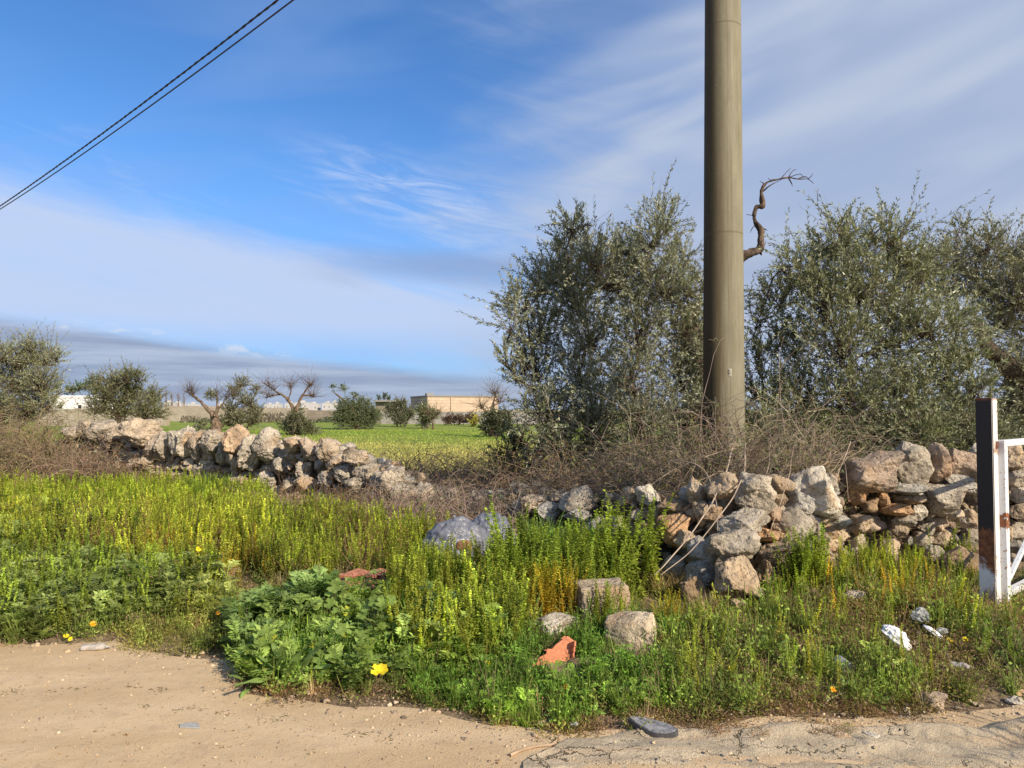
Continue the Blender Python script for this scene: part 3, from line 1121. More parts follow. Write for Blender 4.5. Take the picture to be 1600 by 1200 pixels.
# ------------------------------------------------------------------ gate and its post
def paint_mat(name, black_above=None):
    m, nt, out = new_mat(name)
    o = X(nt, nt.node('ShaderNodeTexCoord').outputs['Object'])
    x, y, z = nt.xyz(o)
    n1_ = nt.noise(o, 7, 6, 0.7)
    n2_ = nt.noise(o, 30, 5, 0.7)
    n3_ = nt.noise(nt.vec(x * 30, y * 30, z * 5), 1.0, 5, 0.7)
    c_ = nt.mix(nt.smooth(n2_, 0.4, 0.75) * 0.35, (0.74, 0.75, 0.76), (0.55, 0.53, 0.50))
    rust = nt.mix(nt.smooth(n2_, 0.3, 0.7), (0.10, 0.035, 0.015), (0.30, 0.11, 0.045))
    if black_above is not None:
        front = nt.smooth(nt.xyz(X(nt, nt.node('ShaderNodeTexCoord').outputs['Normal']))[1], -0.5, -0.9)
        zj = z + (n3_ - 0.5) * 0.22
        zr = z + (n1_ - 0.5) * 0.5 + x * 0.9
        c_ = nt.mix(nt.smooth(zr, 0.28, 0.36) * front, c_, rust)
        c_ = nt.mix(nt.smooth(z + (n3_ - 0.5) * 0.3 - x * 0.8, 0.17, 0.11) * front * 0.7, c_, rust)
        c_ = nt.mix(nt.smooth(zj, 0.60, 0.63) * front, c_, (0.022, 0.018, 0.02))
        c_ = nt.mix(nt.smooth(n1_ + nt.smooth(x, 0.035, 0.072) * 0.25, 0.74, 0.80) * (1.0 - front), c_, rust)
        c_ = nt.mix((1.0 - front) * 0.35, c_, (0.72, 0.64, 0.53))
        c_ = nt.mix(nt.smooth(z, 1.61, 1.64) * 0.8, c_, rust)
    else:
        patch = nt.smooth(nt.math('ABSOLUTE', z - 0.68), 0.10, 0.03)
        c_ = nt.mix(nt.smooth(n2_ + patch * 0.22, 0.60, 0.66), c_, rust)
        c_ = nt.mix(nt.smooth(z, 0.13, 0.05) * nt.smooth(n1_, 0.4, 0.55) * 0.7, c_, rust)
    principled(nt, out, c_, 0.55, 0.4, nt.bump(n2_, 0.25, 0.005))
    return m


def bar_box(mb, a, b, wx, wy, yaw):
    """square bar from a to b in gate coordinates"""
    a, b = np.asarray(a, float), np.asarray(b, float)
    d = unit(b - a)
    ref = np.array([0, 1.0, 0])
    s_ = unit(np.cross(d, ref))
    V = []
    for p in (a, b):
        for (i_, j_) in ((-1, -1), (1, -1), (1, 1), (-1, 1)):
            V.append(p + s_ * i_ * wx / 2 + ref * j_ * wy / 2)
    F = [[0, 1, 2, 3], [4, 7, 6, 5], [0, 4, 5, 1], [1, 5, 6, 2], [2, 6, 7, 3], [3, 7, 4, 0]]
    mb.add(V, F)
    return mb


YAWP = R(-49)     # front face looks down-left at the road
gp = np.array([3.735, 5.80, 0.0])
gp[2] = gz(gp[0], gp[1])
post = MB()
Vb, Fb = box(0, 0, 0.78, 0.118, 0.118, 1.72)
bm = bmesh.new()
vs = [bm.verts.new(v_) for v_ in Vb]
for f in Fb: bm.faces.new([vs[i_] for i_ in f])
bmesh.ops.recalc_face_normals(bm, faces=bm.faces)
bmesh.ops.bevel(bm, geom=list(bm.edges), offset=0.006, segments=2, affect='EDGES')
me = bpy.data.meshes.new('gate_post'); bm.to_mesh(me); bm.free()
me.materials.append(paint_mat('rusted_paint_post', 0.6))
gpo = bpy.data.objects.new('gate_post', me)
COL.objects.link(gpo)
gpo.location = gp
gpo.rotation_euler = (0, 0, YAWP)
tag(gpo, 'square steel gate post, black above and rusty white below, left of the white gate', 'gate post')

gate = thing('field_gate', gp + np.array([0.10, 0.02, 0]), 'open white painted tubular steel gate with rust spots, hung from the black post', 'gate')
M_gate = paint_mat('white_gate_paint')
dirg = np.array([0.755, 0.656])
yawg = math.atan2(dirg[1], dirg[0])


def gpart(mb, name):
    me = mb.mesh(name, M_gate, False)
    o_ = bpy.data.objects.new(name, me)
    COL.objects.link(o_)
    o_.parent = gate
    o_.rotation_euler = (0, 0, yawg)
    md = o_.modifiers.new('bevel', 'BEVEL'); md.width = 0.004; md.segments = 2
    return o_


GL = 2.4
gpart(bar_box(MB(), (0.0, 0, 0.03), (0.0, 0, 1.31), 0.075, 0.11, 0), 'stile').location = (0, 0, 0)
gpart(bar_box(MB(), (GL, 0, 0.03), (GL, 0, 1.31), 0.05, 0.06, 0), 'stile')
gpart(bar_box(MB(), (0.032, 0, 1.28), (GL - 0.027, 0, 1.28), 0.05, 0.055, 0), 'top_rail')
gpart(bar_box(MB(), (0.032, 0, 0.09), (GL - 0.027, 0, 0.09), 0.05, 0.055, 0), 'bottom_rail')
gpart(bar_box(MB(), (0.05, 0.0, 0.13), (GL - 0.05, 0.0, 1.235), 0.03, 0.035, 0), 'brace')
M_rust = plain('rusty_iron', (0.16, 0.07, 0.04), 0.85, nscale=60, nvar=0.5, bumps=0.6)
mb = MB()
mb.add(*tubes(np.array([[[-0.07, 0, 1.245], [-0.07, 0, 1.275], [-0.07, 0, 1.30]]]), 0.022, 10))
mb.add(*box(-0.048, 0, 1.272, 0.05, 0.03, 0.035))
o_ = mb.build('hinge', M_rust, gate, False); o_.rotation_euler = (0, 0, yawg)
print('part2 ok')
# ------------------------------------------------------------------ trees
def knobbly(P, Rr, m=8, g=0.18, seed=0):
    """one gnarled limb"""
    V, F = tubes(np.asarray(P)[None], np.asarray(Rr)[None], m)
    k = len(P)
    C_ = np.repeat(np.asarray(P), m, 0)
    n_ = fbm(V * np.array([9, 9, 5.0]), 3, 70 + seed)
    V = C_ + (V - C_) * (1 + g * n_[:, None] * 1.6)
    return V, F


def limb(mb, pts, r0, r1, k=8, m=8, g=0.2, seed=0, col=(1, 1, 1)):
    P = smooth_path(pts, k)
    n = len(P)
    t = np.linspace(0, 1, n)
    Rr = r0 * (1 - t) ** 0.8 + r1
    P = P + 0.25 * r0 * np.stack([vn(P * 4 + s_, seed) for s_ in (3.1, 17.7, 31.3)], -1) * np.sin(t * math.pi)[:, None]
    V, F = knobbly(P, Rr, m, g, seed)
    mb.add(V, F, col)
    return P


def shoots(mb, starts, dirs, lens, r, leafL, leafW, nl, col, kp=6, twig=0.0035, vary=0.25, droop=0.12, leafmi=0, twigmi=1, twigcol=(1.25, 1.2, 1.15), fill=0.95):
    n = len(starts)
    t = np.linspace(0, 1, kp)
    dirs = unit(dirs)
    bend = r.normal(size=(n, 3)) * 0.22
    P = starts[:, None] + dirs[:, None] * (lens[:, None] * t)[..., None] + (bend[:, None] + np.array([0, 0, -droop])) * (lens[:, None] * t ** 2)[..., None]
    V, F = tubes(P, twig * (1 - 0.7 * t), 3)
    mb.add(V, F, twigcol, twigmi)
    # leaves along the shoot
    tl = np.linspace(0.12, 1.0, nl)[None] + r.normal(0, 0.02, (n, nl))
    tl = np.clip(tl, 0, 1)
    idx = tl * (kp - 1)
    i0 = np.clip(np.floor(idx).astype(int), 0, kp - 2)
    f = (idx - i0)[..., None]
    ar = np.arange(n)[:, None]
    B = P[ar, i0] * (1 - f) + P[ar, i0 + 1] * f
    T = unit(P[ar, i0 + 1] - P[ar, i0])
    S = unit(np.cross(T, r.normal(size=(n, 1, 3)) + np.zeros_like(T)))
    side = np.where((np.arange(nl) % 2)[None, :, None] == 0, 1.0, -1.0)
    quad = np.where(((np.arange(nl) // 2) % 2)[None, :, None] == 0, 1.0, 0.0)
    S2 = np.cross(T, S)
    O = (S * quad + S2 * (1 - quad)) * side
    D = unit(T * 1.0 + O * 0.62 + r.normal(0, 0.13, B.shape))
    B, D = B.reshape(-1, 3), D.reshape(-1, 3)
    keep = r.uniform(size=len(B)) < fill
    B, D = B[keep], D[keep]
    N = len(B)
    V, F = leaves(B, D, leafL * r.uniform(0.65, 1.15, N), leafW * r.uniform(0.8, 1.2, N), rnd=r, fold=0.15)
    c_ = np.asarray(col)
    pc = np.repeat(np.repeat(r.uniform(0, 1, (n, 1)), nl, 0).reshape(-1)[keep][:, None], 1, 1)
    c2 = np.asarray(col) * np.array([1.4, 1.4, 1.0])
    cc = c_ * (1 - pc * 0.5) + c2 * pc * 0.5
    cc = cc * r.uniform(1 - vary, 1 + vary, (N, 1))
    mb.add(V, F, np.repeat(cc, 4, 0), leafmi)


def ball(r, n):
    return unit(r.normal(size=(n, 3))) * (r.uniform(size=(n, 1)) ** (1 / 2.2))


def olive(label, base_px, Y, clumps, seed, leafL=0.070, leafW=0.0165, dens=490, nl=30, col=(0.195, 0.212, 0.140), trunk_r=0.10,
          shoot=(0.25, 0.72), depth=0.9, limbs=None, group=None, cat='olive tree', name='olive_tree', deadtwigs=0, twig=0.0035, up=0.75, stems=None, fill=0.95):
    r = np.random.default_rng(seed)
    b = W(base_px, 640, Y)
    b[2] = gz(b[0], b[1]) - 0.05
    root = thing(name, tuple(b + np.array([0, 0, 0.05])), label, cat, group)
    tr = MB()
    cr = MB()
    k = 0
    nodes = []
    zb = lambda c: np.linalg.norm(W(c[0], c[1], Y) - b)
    for cl in sorted(clumps, key=zb):
        px, py, rp = cl[:3]
        dn = cl[3] if len(cl) > 3 else 1.0
        dy = cl[4] if len(cl) > 4 else r.uniform(-0.5, 0.5) * depth
        c_ = W(px, py + (13 if Y < 13 and py < 450 else 0), Y + dy)
        rr = rp / FPX * Y
        # the limb leaves the nearest wood below it
        att, ra = None, None
        if len(nodes) > 3:
            nd = np.array(nodes)
            dd = np.linalg.norm(nd[:, :3] - c_, axis=1) + np.where(nd[:, 2] > c_[2] - 0.12, 3.0, 0) + 0.25 * np.abs(nd[:, 0] - c_[0])
            q_ = int(np.argmin(dd))
            if dd[q_] < 0.62 * np.linalg.norm(c_ - b):
                att, ra = nd[q_, :3], nd[q_, 3] * 0.8
        if att is None:
            sp = trunk_r * 2.2 if stems is None else stems
            s0 = b + np.array([np.clip((c_[0] - b[0]) * .35, -sp, sp) + r.normal(0, .05), r.uniform(-0.4, 0.4) * sp, 0])
            ra = trunk_r * r.uniform(0.35, 0.6)
        else:
            s0 = att
        mid = s0 * 0.5 + c_ * 0.5 + r.normal(0, 0.06, 3)
        mid[:2] = s0[:2] * 0.62 + c_[:2] * 0.38 + r.normal(0, 0.06, 2)
        P = limb(tr, [s0, mid, c_], ra, 0.005, 6, 6, 0.15, k)
        tq = np.linspace(0, 1, len(P))
        for p_, t_ in zip(P[2:], tq[2:]):
            nodes.append([*p_, max(ra * (1 - t_) ** .8, .012)])
        n = max(6, int(dens * rr * rr * dn))
        o = ball(r, n)
        st = c_ + o * rr * 0.62 * np.array([1, 1.1, 1])
        dr = o * 0.7 + np.array([0, 0, up]) + r.normal(0, 0.35, (n, 3))
        ln = r.uniform(shoot[0], shoot[1], n) * min(1.0, 0.5 + rr)
        ln = np.where(r.uniform(size=n) < .12, ln * 1.5, ln)
        shoots(cr, st, dr, ln, r, leafL, leafW, nl, col, twig=twig, fill=fill)
        # branchlets that carry the shoots
        q = P[r.integers(int(len(P) * 0.55), len(P), n)]
        md = (q + st) / 2 + r.normal(0, 0.05, (n, 3)) - np.array([0, 0, 0.04])
        sub = slice(0, n, 2)
        V, F = tubes(np.stack([q, md, st], 1)[sub], np.array([0.009, 0.006, 0.0035]) * twig / 0.0035, 3)
        tr.add(V, F, (0.9, 0.85, 0.78))
        if deadtwigs:
            nn = int(n * deadtwigs)
            o2 = ball(r, nn)
            s2 = c_ + o2 * rr * 0.8
            t_ = np.linspace(0, 1, 6)
            dd = unit(o2 + r.normal(0, 0.5, (nn, 3)) + np.array([0, 0, 0.4]))
            PP = s2[:, None] + dd[:, None] * (r.uniform(0.2, 0.55, nn)[:, None] * t_)[..., None] + r.normal(0, 0.02, (nn, 6, 3)).cumsum(1)
            V, F = tubes(PP, twig * 1.0 * (1 - 0.8 * t_), 3)
            tr.add(V, F, (1.5, 1.42, 1.35))
        k += 1
    for L_ in (limbs or []):
        pts = [W(px, py, Y + (dy if dy else 0)) for px, py, dy in L_[0]]
        if len(L_) > 3 and L_[3] == 'base':
            pts[0] = b
        P = limb(tr, pts, L_[1], L_[2], 7, 10, 0.3, k, (0.9, 0.85, 0.8))
        k += 1
    part(tr, 'trunk', M_bark, root)
    part(cr, 'crown', [M_olive, M_bark], root)
    return root


olive('large many-stemmed olive tree immediately left of the concrete pole', 965, 10.4,
      [(893, 345, 26, .8), (885, 375, 28, .8), (1035, 335, 34, .7), (1025, 370, 40), (985, 395, 40), (935, 405, 44), (885, 420, 48), (1060, 400, 32, .8), (850, 440, 40, .8),
       (900, 470, 55), (965, 450, 60), (1030, 440, 52), (1075, 460, 34), (820, 480, 34, .7), (850, 520, 50, .8), (925, 530, 60, .7), (1000, 515, 62, .8), (1065, 520, 48),
       (788, 480, 12, 1.2), (800, 505, 22, 1.0), (835, 575, 48, .8), (905, 590, 62, .65), (985, 590, 62, .7), (1060, 590, 52, .9), (808, 590, 30, .8), (850, 640, 50, .9), (925, 655, 60, .9),
       (1000, 660, 60, 1), (1070, 655, 48, 1), (870, 700, 44, 1), (940, 715, 50, 1), (1010, 720, 50, 1), (1075, 710, 40, 1), (820, 535, 26, .7), (790, 560, 14, 1), (1100, 430, 24, .8), (1110, 560, 34, .8), (900, 745, 40, 1), (970, 755, 44, 1), (1050, 750, 44, 1), (1110, 700, 40, 1), (1110, 640, 34, .9)],
      41, limbs=[([(1150, 700, .5), (1120, 620, .5), (1085, 560, .5), (1078, 500, .5), (1095, 470, .5)], 0.17, 0.05, 'x')], trunk_r=0.13, deadtwigs=0.35, stems=0.5)

olive('small dark olive sapling just left of the big olive tree at the field edge', 805, 11.6,
      [(805, 700, 26, 1.1), (825, 725, 26, 1.1), (790, 730, 22, 1.1), (845, 705, 22, 1.0), (815, 750, 26, 1.0)], 42, col=(0.08, 0.10, 0.05), trunk_r=0.04, depth=0.4)

olive('broad olive tree right of the concrete pole, behind the wall', 1345, 10.4,
      [(1200, 445, 24, .7), (1235, 400, 22, .8), (1190, 500, 34, .7), (1225, 465, 34, .8), (1305, 365, 34, 1), (1270, 410, 42, 1), (1325, 400, 46, 1), (1390, 370, 38, 1), (1385, 330, 10, 2), (1340, 350, 18, .8),
       (1415, 400, 40, .9), (1285, 470, 60, .95), (1355, 460, 62, 1), (1420, 450, 50, .9), (1185, 560, 36, .8), (1240, 540, 55, .7), (1310, 540, 66, .8), (1390, 530, 62, .9),
       (1450, 520, 50, .9), (1500, 505, 34, .9), (1190, 620, 44, .9), (1250, 620, 60, .75), (1330, 625, 66, .85), (1405, 620, 66, 1), (1475, 590, 56, 1), (1515, 560, 34, 1),
       (1200, 680, 50, 1), (1270, 685, 56, 1), (1350, 690, 60, 1), (1430, 685, 60, 1), (1500, 660, 52, 1.1), (1530, 610, 30, 1), (1530, 690, 40, 1), (1440, 420, 34, .8), (1190, 735, 46, 1), (1270, 740, 48, 1), (1350, 745, 50, 1), (1430, 740, 50, 1), (1510, 735, 46, 1)],
      43, trunk_r=0.13, deadtwigs=0.35, stems=0.6, col=(0.195, 0.215, 0.125))

olive('twiggy grey olive tree with a dark leaning trunk at the right edge behind the gate', 1585, 12.2,
      [(1500, 345, 12, 1.5), (1495, 385, 34, .9), (1545, 375, 30, .9), (1590, 400, 44, .9), (1465, 400, 30, .8), (1475, 440, 40, .8), (1530, 430, 50, .9), (1590, 460, 50, .9), (1650, 430, 60, .8),
       (1560, 500, 50, .9), (1620, 520, 55, .9), (1680, 520, 60, .8), (1600, 590, 55, .8), (1650, 620, 60, .9), (1590, 660, 60, 1), (1700, 650, 70, .9), (1540, 690, 44, 1), (1720, 440, 50, .8)],
      44, limbs=[([(1640, 720, 0), (1612, 640, 0), (1590, 590, -.1), (1548, 545, -.2), (1525, 500, -.2)], 0.20, 0.05, 'x'),
                 ([(1610, 640, 0), (1620, 560, 0), (1650, 500, .2)], 0.14, 0.04, 'x')], trunk_r=0.14, deadtwigs=0.9, col=(0.185, 0.195, 0.125), stems=0.4)

# old tree behind the pole: one dead limb reaches out beside the shaft
Yd = 11.2
r = np.random.default_rng(77)
b = W(1128, 640, Yd); b[2] = 0
snag = thing('dead_topped_olive_tree', tuple(b), 'old dead-topped olive whose bare crooked limb curls out right of the pole', 'olive tree')
tr = MB()
limb(tr, [b - np.array([0, 0, .1]), W(1118, 640, Yd), W(1105, 540, Yd), W(1120, 470, Yd), W(1135, 425, Yd)], 0.28, 0.10, 8, 12, 0.35, 3)
P = limb(tr, [W(1130, 440, Yd), W(1150, 412, Yd), W(1163, 400, Yd), W(1186, 390, Yd), W(1190, 372, Yd), W(1188, 358, Yd), W(1180, 342, Yd), W(1181, 325, Yd), W(1191, 320, Yd), W(1189, 297, Yd), W(1200, 284, Yd), W(1220, 279, Yd), W(1232, 277, Yd)], 0.060, 0.012, 8, 10, 0.42, 9, (0.8, 0.7, 0.65))
for s_, (pp, r0) in enumerate([([(1191, 300), (1203, 290), (1222, 280)], .010), ([(1232, 277), (1238, 268), (1244, 264)], .008), ([(1232, 277), (1248, 280), (1262, 280), (1272, 287)], .008),
                    ([(1232, 278), (1237, 287), (1238, 292)], .008), ([(1248, 279), (1258, 276), (1266, 282)], .006), ([(1233, 277), (1250, 272), (1256, 278)], .006), ([(1181, 336), (1172, 336), (1166, 335)], .008),
                    ([(1192, 357), (1199, 360)], .010), ([(1205, 283), (1200, 278)], .006), ([(1220, 279), (1228, 270), (1236, 262)], .005), ([(1262, 280), (1268, 275), (1270, 270)], .004), ([(1196, 288), (1187, 283)], .005), ([(1183, 350), (1176, 356), (1172, 364)], .005), ([(1186, 391), (1194, 384), (1197, 376)], .006), ([(1190, 320), (1194, 321)], .014), ([(1188, 394), (1190, 399)], .018)]):
    limb(tr, [W(a, c_, Yd + r.uniform(-.05, .1)) for a, c_ in pp], r0, 0.003, 6, 5, 0.2, 20 + s_, (0.6, 0.5, 0.5))
part(tr, 'trunk', M_bark, snag)
cr = MB()
st = np.array([W(1090 + r.uniform(-25, 60), r.uniform(470, 690), Yd + r.uniform(-.4, .4)) for _ in range(160)])
shoots(cr, st, r.normal(0, .6, (160, 3)) + np.array([0, 0, .6]), r.uniform(.25, .6, 160), r, .055, .0125, 20, (0.085, 0.092, 0.05))
part(cr, 'crown', [M_olive, M_bark], snag)

# trees across the field ---------------------------------------------------
FAR = dict(leafL=0.11, leafW=0.030, nl=12, twig=0.007)
olive('large olive tree at the left edge of the photo, behind the brown brambles', 25, 21.0,
      [(50, 545, 18, 1), (35, 565, 28, 1), (0, 560, 26, 1), (70, 565, 24, 1), (88, 560, 14, .8), (20, 600, 34, 1), (62, 600, 34, 1), (-30, 590, 36, 1), (40, 640, 36, 1), (75, 635, 22, 1), (0, 645, 36, 1), (-40, 640, 36), (92, 615, 14, .7), (-60, 560, 40), (-70, 610, 40)],
      51, dens=480, trunk_r=0.16, col=(0.20, 0.22, 0.115), deadtwigs=.2, leafL=0.08, leafW=0.02, nl=14, twig=0.006)
olive('round olive tree standing behind the left wall, left of the gnarled bare trunk', 195, 30.0,
      [(200, 592, 16, 1), (180, 600, 18, 1), (150, 600, 13, 1), (218, 592, 10, 1), (165, 620, 24, 1), (205, 620, 26, 1), (240, 625, 16, 1), (150, 640, 18, 1), (185, 645, 24, 1), (225, 645, 24, 1), (248, 648, 12, 1)],
      52, dens=480, trunk_r=0.16, col=(0.135, 0.145, 0.075), **FAR)


def gnarled(label, Y, px, trunk_limbs, clumps, seed, twigs=True, dens=210, col=(0.14, 0.145, 0.085), name='olive_tree', cat='olive tree'):
    r = np.random.default_rng(seed)
    b = W(px, 640, Y); b[2] = 0
    root = thing(name, tuple(b), label, cat)
    tr = MB()
    for n_, (pts, r0, r1) in enumerate(trunk_limbs):
        Q = [W(a, c_, Y + r.uniform(-.15, .15)) for a, c_ in pts]
        if n_ == 0: Q[0][2] = -0.1
        limb(tr, Q, r0 * (.8 if n_ == 0 else .42), r1 * .45, 7, 9, 0.35, seed + n_, (1.15, 1.0, 0.88))
        if twigs and n_ > 0:
            e = np.array(Q[-1]); n = 55
            t_ = np.linspace(0, 1, 6)
            dd = unit(r.normal(size=(n, 3)) * np.array([.8, .6, .5]) + np.array([0, 0, 0.8]))
            s0 = np.array(Q[-1]) * 1.0 + (np.array(Q[-2]) - e) * r.uniform(0, .9, (n, 1))
            PP = s0[:, None] + dd[:, None] * (r.uniform(.4, 1.3, n)[:, None] * t_)[..., None] + r.normal(0, .05, (n, 6, 3)).cumsum(1)
            V, F = tubes(PP, 0.010 * (1 - .7 * t_), 3)
            tr.add(V, F, (1.1, .95, .88))
    part(tr, 'trunk', M_bark, root)
    if clumps:
        cr = MB()
        for (a, c_, rp, dn) in clumps:
            cc = W(a, c_, Y + r.uniform(-.5, .5)); rr = rp / FPX * Y
            n = max(8, int(dens * rr * rr * dn))
            o = ball(r, n)
            shoots(cr, cc + o * rr * .7, o * .6 + np.array([0, 0, .6]) + r.normal(0, .4, (n, 3)), r.uniform(.3, .7, n) * min(1, .35 + rr * .6), r, .15, .045, 11, col, twig=.008)
        part(cr, 'crown', [M_olive, M_bark], root)
    return root


gnarled('gnarled pale olive trunk with bare stubs and one leafy tuft, right of the round olive', 50, 340,
        [([(340, 672), (336, 655), (330, 642)], .38, .22), ([(332, 648), (318, 632), (302, 618), (298, 608)], .22, .06), ([(336, 650), (340, 630), (338, 612)], .20, .05), ([(338, 645), (350, 628), (360, 616)], .14, .04), ([(302, 620), (292, 612)], .08, .03)],
        [(328, 620, 10, 1.2), (318, 668, 12, 1), (305, 672, 8, 1)], 61)
olive('loose grey-green olive tree between the gnarled trunk and the dead tree', 385, 54,
      [(378, 602, 12, 1), (400, 612, 10, .8), (365, 615, 14, .8), (385, 630, 18, .8), (360, 640, 16, .7), (400, 645, 16, .8), (372, 655, 18, 1), (395, 658, 18, 1), (355, 660, 14, 1)],
      62, dens=200, trunk_r=0.2, col=(0.15, 0.15, 0.09), leafL=.16, leafW=.05, nl=10, twig=.010)
gnarled('dead olive tree with two spreading bare limbs and a leafy bush round its foot', 44, 465,
        [([(462, 684), (460, 655), (460, 640)], .30, .20), ([(460, 642), (448, 622), (432, 612), (412, 598)], .20, .05), ([(462, 642), (470, 622), (482, 604), (488, 600)], .18, .05), ([(450, 625), (455, 610), (452, 600)], .09, .03), ([(440, 616), (428, 618), (415, 622)], .08, .03), ([(474, 618), (484, 618), (492, 620)], .08, .03)],
        [(462, 655, 16, 1.2), (450, 668, 16, 1.3), (475, 670, 20, 1.3), (490, 675, 12, 1), (468, 640, 8, .8)], 63, col=(0.11, 0.115, 0.065))
gnarled('olive with one slanting bare limb above a dense round bush, left of the barn', 57, 555,
        [([(560, 672), (555, 650), (550, 635)], .25, .16), ([(552, 640), (540, 628), (528, 618), (520, 612)], .16, .05), ([(548, 634), (552, 622), (556, 616)], .08, .03)],
        [(540, 640, 20, 1.3), (565, 640, 22, 1.3), (580, 650, 20, 1.3), (545, 658, 22, 1.3), (570, 660, 20, 1.2), (530, 655, 14, 1.2), (535, 607, 6, 1.3), (520, 606, 5, 1.3), (552, 620, 7, 1)], 64, twigs=False, col=(0.10, 0.125, 0.06))
olive('rounded olive bush in front of the left corner of the barn', 628, 66,
      [(625, 636, 14, 1.2), (612, 645, 14, 1.2), (640, 648, 12, 1.2), (625, 656, 16, 1.2)], 65, dens=220, trunk_r=.2, col=(0.12, 0.13, 0.08), leafL=.18, leafW=.055, nl=10, twig=.01)
olive('brighter green bushy olive in front of the barn corner', 664, 60,
      [(660, 645, 12, 1.2), (675, 650, 12, 1.2), (664, 660, 12, 1.2)], 66, dens=220, trunk_r=.2, col=(0.13, 0.155, 0.07), leafL=.18, leafW=.055, nl=10, twig=.01)
gnarled('small leafless pale shrub in front of the barn', 56, 677, [([(677, 673), (676, 664), (675, 656)], .08, .05), ([(676, 662), (670, 652), (668, 645)], .04, .015), ([(676, 660), (682, 650), (685, 645)], .04, .015)],
        [], 67, name='bare_shrub', cat='shrub')
gnarled('olive with a dead stub top on a dark round bush, right of the barn', 41, 772,
        [([(772, 684), (766, 660), (764, 645)], .25, .16), ([(765, 648), (756, 640), (750, 632)], .12, .04), ([(766, 646), (770, 632), (774, 618), (772, 612)], .12, .03), ([(768, 636), (778, 630), (782, 627)], .07, .03)],
        [(765, 655, 18, 1.3), (785, 655, 18, 1.2), (770, 670, 18, 1.3), (788, 672, 16, 1.2), (760, 668, 12, 1.2), (795, 662, 12, 1)], 68, col=(0.09, 0.10, 0.055))
olive('reddish brown hedge-like shrub at the foot of the barn wall', 712, 72,
      [(698, 658, 8, 1.5), (708, 657, 8, 1.5), (718, 658, 8, 1.5), (728, 657, 8, 1.5), (736, 655, 7, 1.5)], 69, dens=160, trunk_r=.1, col=(0.075, 0.042, 0.03), leafL=.18, leafW=.06, nl=9, twig=.012, name='shrub', cat='shrub')
olive('small bright yellow shrub beside the barn', 742, 66, [(742, 660, 6, 2), (744, 655, 5, 2), (739, 664, 5, 2)], 70, dens=160, trunk_r=.08, col=(0.30, 0.27, 0.03), leafL=.16, leafW=.06, nl=9, twig=.012, name='shrub', cat='shrub')
olive('distant dark pine crown behind the white building', 128, 130, [(112, 612, 10, 1.5), (125, 608, 11, 1.5), (138, 606, 12, 1.5), (150, 610, 10, 1.5)], 71, dens=12, trunk_r=.4, col=(0.06, 0.095, 0.03), leafL=.5, leafW=.16, nl=9, twig=.03, shoot=(.5, 1.2), name='pine_tree', cat='pine tree', depth=3)
olive('distant dark pine top showing above the open shed', 601, 130, [(601, 622, 6, 2), (607, 625, 4, 2), (594, 625, 4, 2)], 72, dens=16, trunk_r=.3, col=(0.05, 0.075, 0.03), leafL=.45, leafW=.15, nl=9, twig=.03, name='pine_tree', cat='pine tree', depth=2)
# bare poplars far behind
for n_, px in enumerate((250, 259, 268, 278, 287)):
    r = np.random.default_rng(400 + n_)
    Y = 190 + n_ * 3
    b = W(px, 640, Y); b[2] = 0
    h = 1.6 + (26 + r.uniform(-6, 6)) / FPX * Y + 0.5
    tr = MB()
    limb(tr, [b, b + np.array([.1, 0, h * .5]), b + np.array([0, 0, h])], .16, .03, 5, 5, .1, n_, (1.5, 1.4, 1.4))
    m_ = 46
    s0 = b + np.array([0, 0, 1]) * r.uniform(h * .25, h * .9, (m_, 1))
    t_ = np.linspace(0, 1, 5)
    dd = unit(r.normal(size=(m_, 3)) * np.array([.45, .45, .1]) + np.array([0, 0, 1]))
    PP = s0[:, None] + dd[:, None] * (r.uniform(1, 2.4, m_)[:, None] * t_)[..., None]
    tr.add(*tubes(PP, .03 * (1 - .6 * t_), 3), (1.5, 1.4, 1.4))
    o = tr.build('bare_tree', M_bark, None, True, tuple(b))
    tag(o, ['leftmost', 'second from left', 'middle', 'fourth from left', 'rightmost'][n_] + ' of the five faint leafless trees on the far horizon', 'bare tree', 'leafless trees on the horizon')

# shrub just outside the right of the photo: its twigs shade the pavement corner
r = np.random.default_rng(88)
b = np.array([3.95, 1.95, 0.0])
sh = thing('bare_shrub', tuple(b), 'leafless shrub beyond the right edge whose twigs shade the pavement corner', 'shrub')
tr = MB()
n = 150
t_ = np.linspace(0, 1, 9)
dd = unit(r.normal(size=(n, 3)) * np.array([.55, .55, .2]) + np.array([0, 0, .9]))
PP = (b + r.normal(0, .12, (n, 3)) * np.array([1, 1, 0]))[:, None] + dd[:, None] * (r.uniform(.7, 1.6, n)[:, None] * t_)[..., None] + r.normal(0, .03, (n, 9, 3)).cumsum(1)
tr.add(*tubes(PP, .010 * (1 - .75 * t_), 4))
part(tr, 'stems', M_bark, sh)
cr = MB()
st = PP[:, 4:].reshape(-1, 3)[::2]
shoots(cr, st, r.normal(size=(len(st), 3)) + np.array([0, 0, .5]), r.uniform(.1, .3, len(st)), r, .03, .012, 8, (0.08, 0.1, 0.04), twig=.002)
part(cr, 'leaves', [M_olive, M_bark], sh)


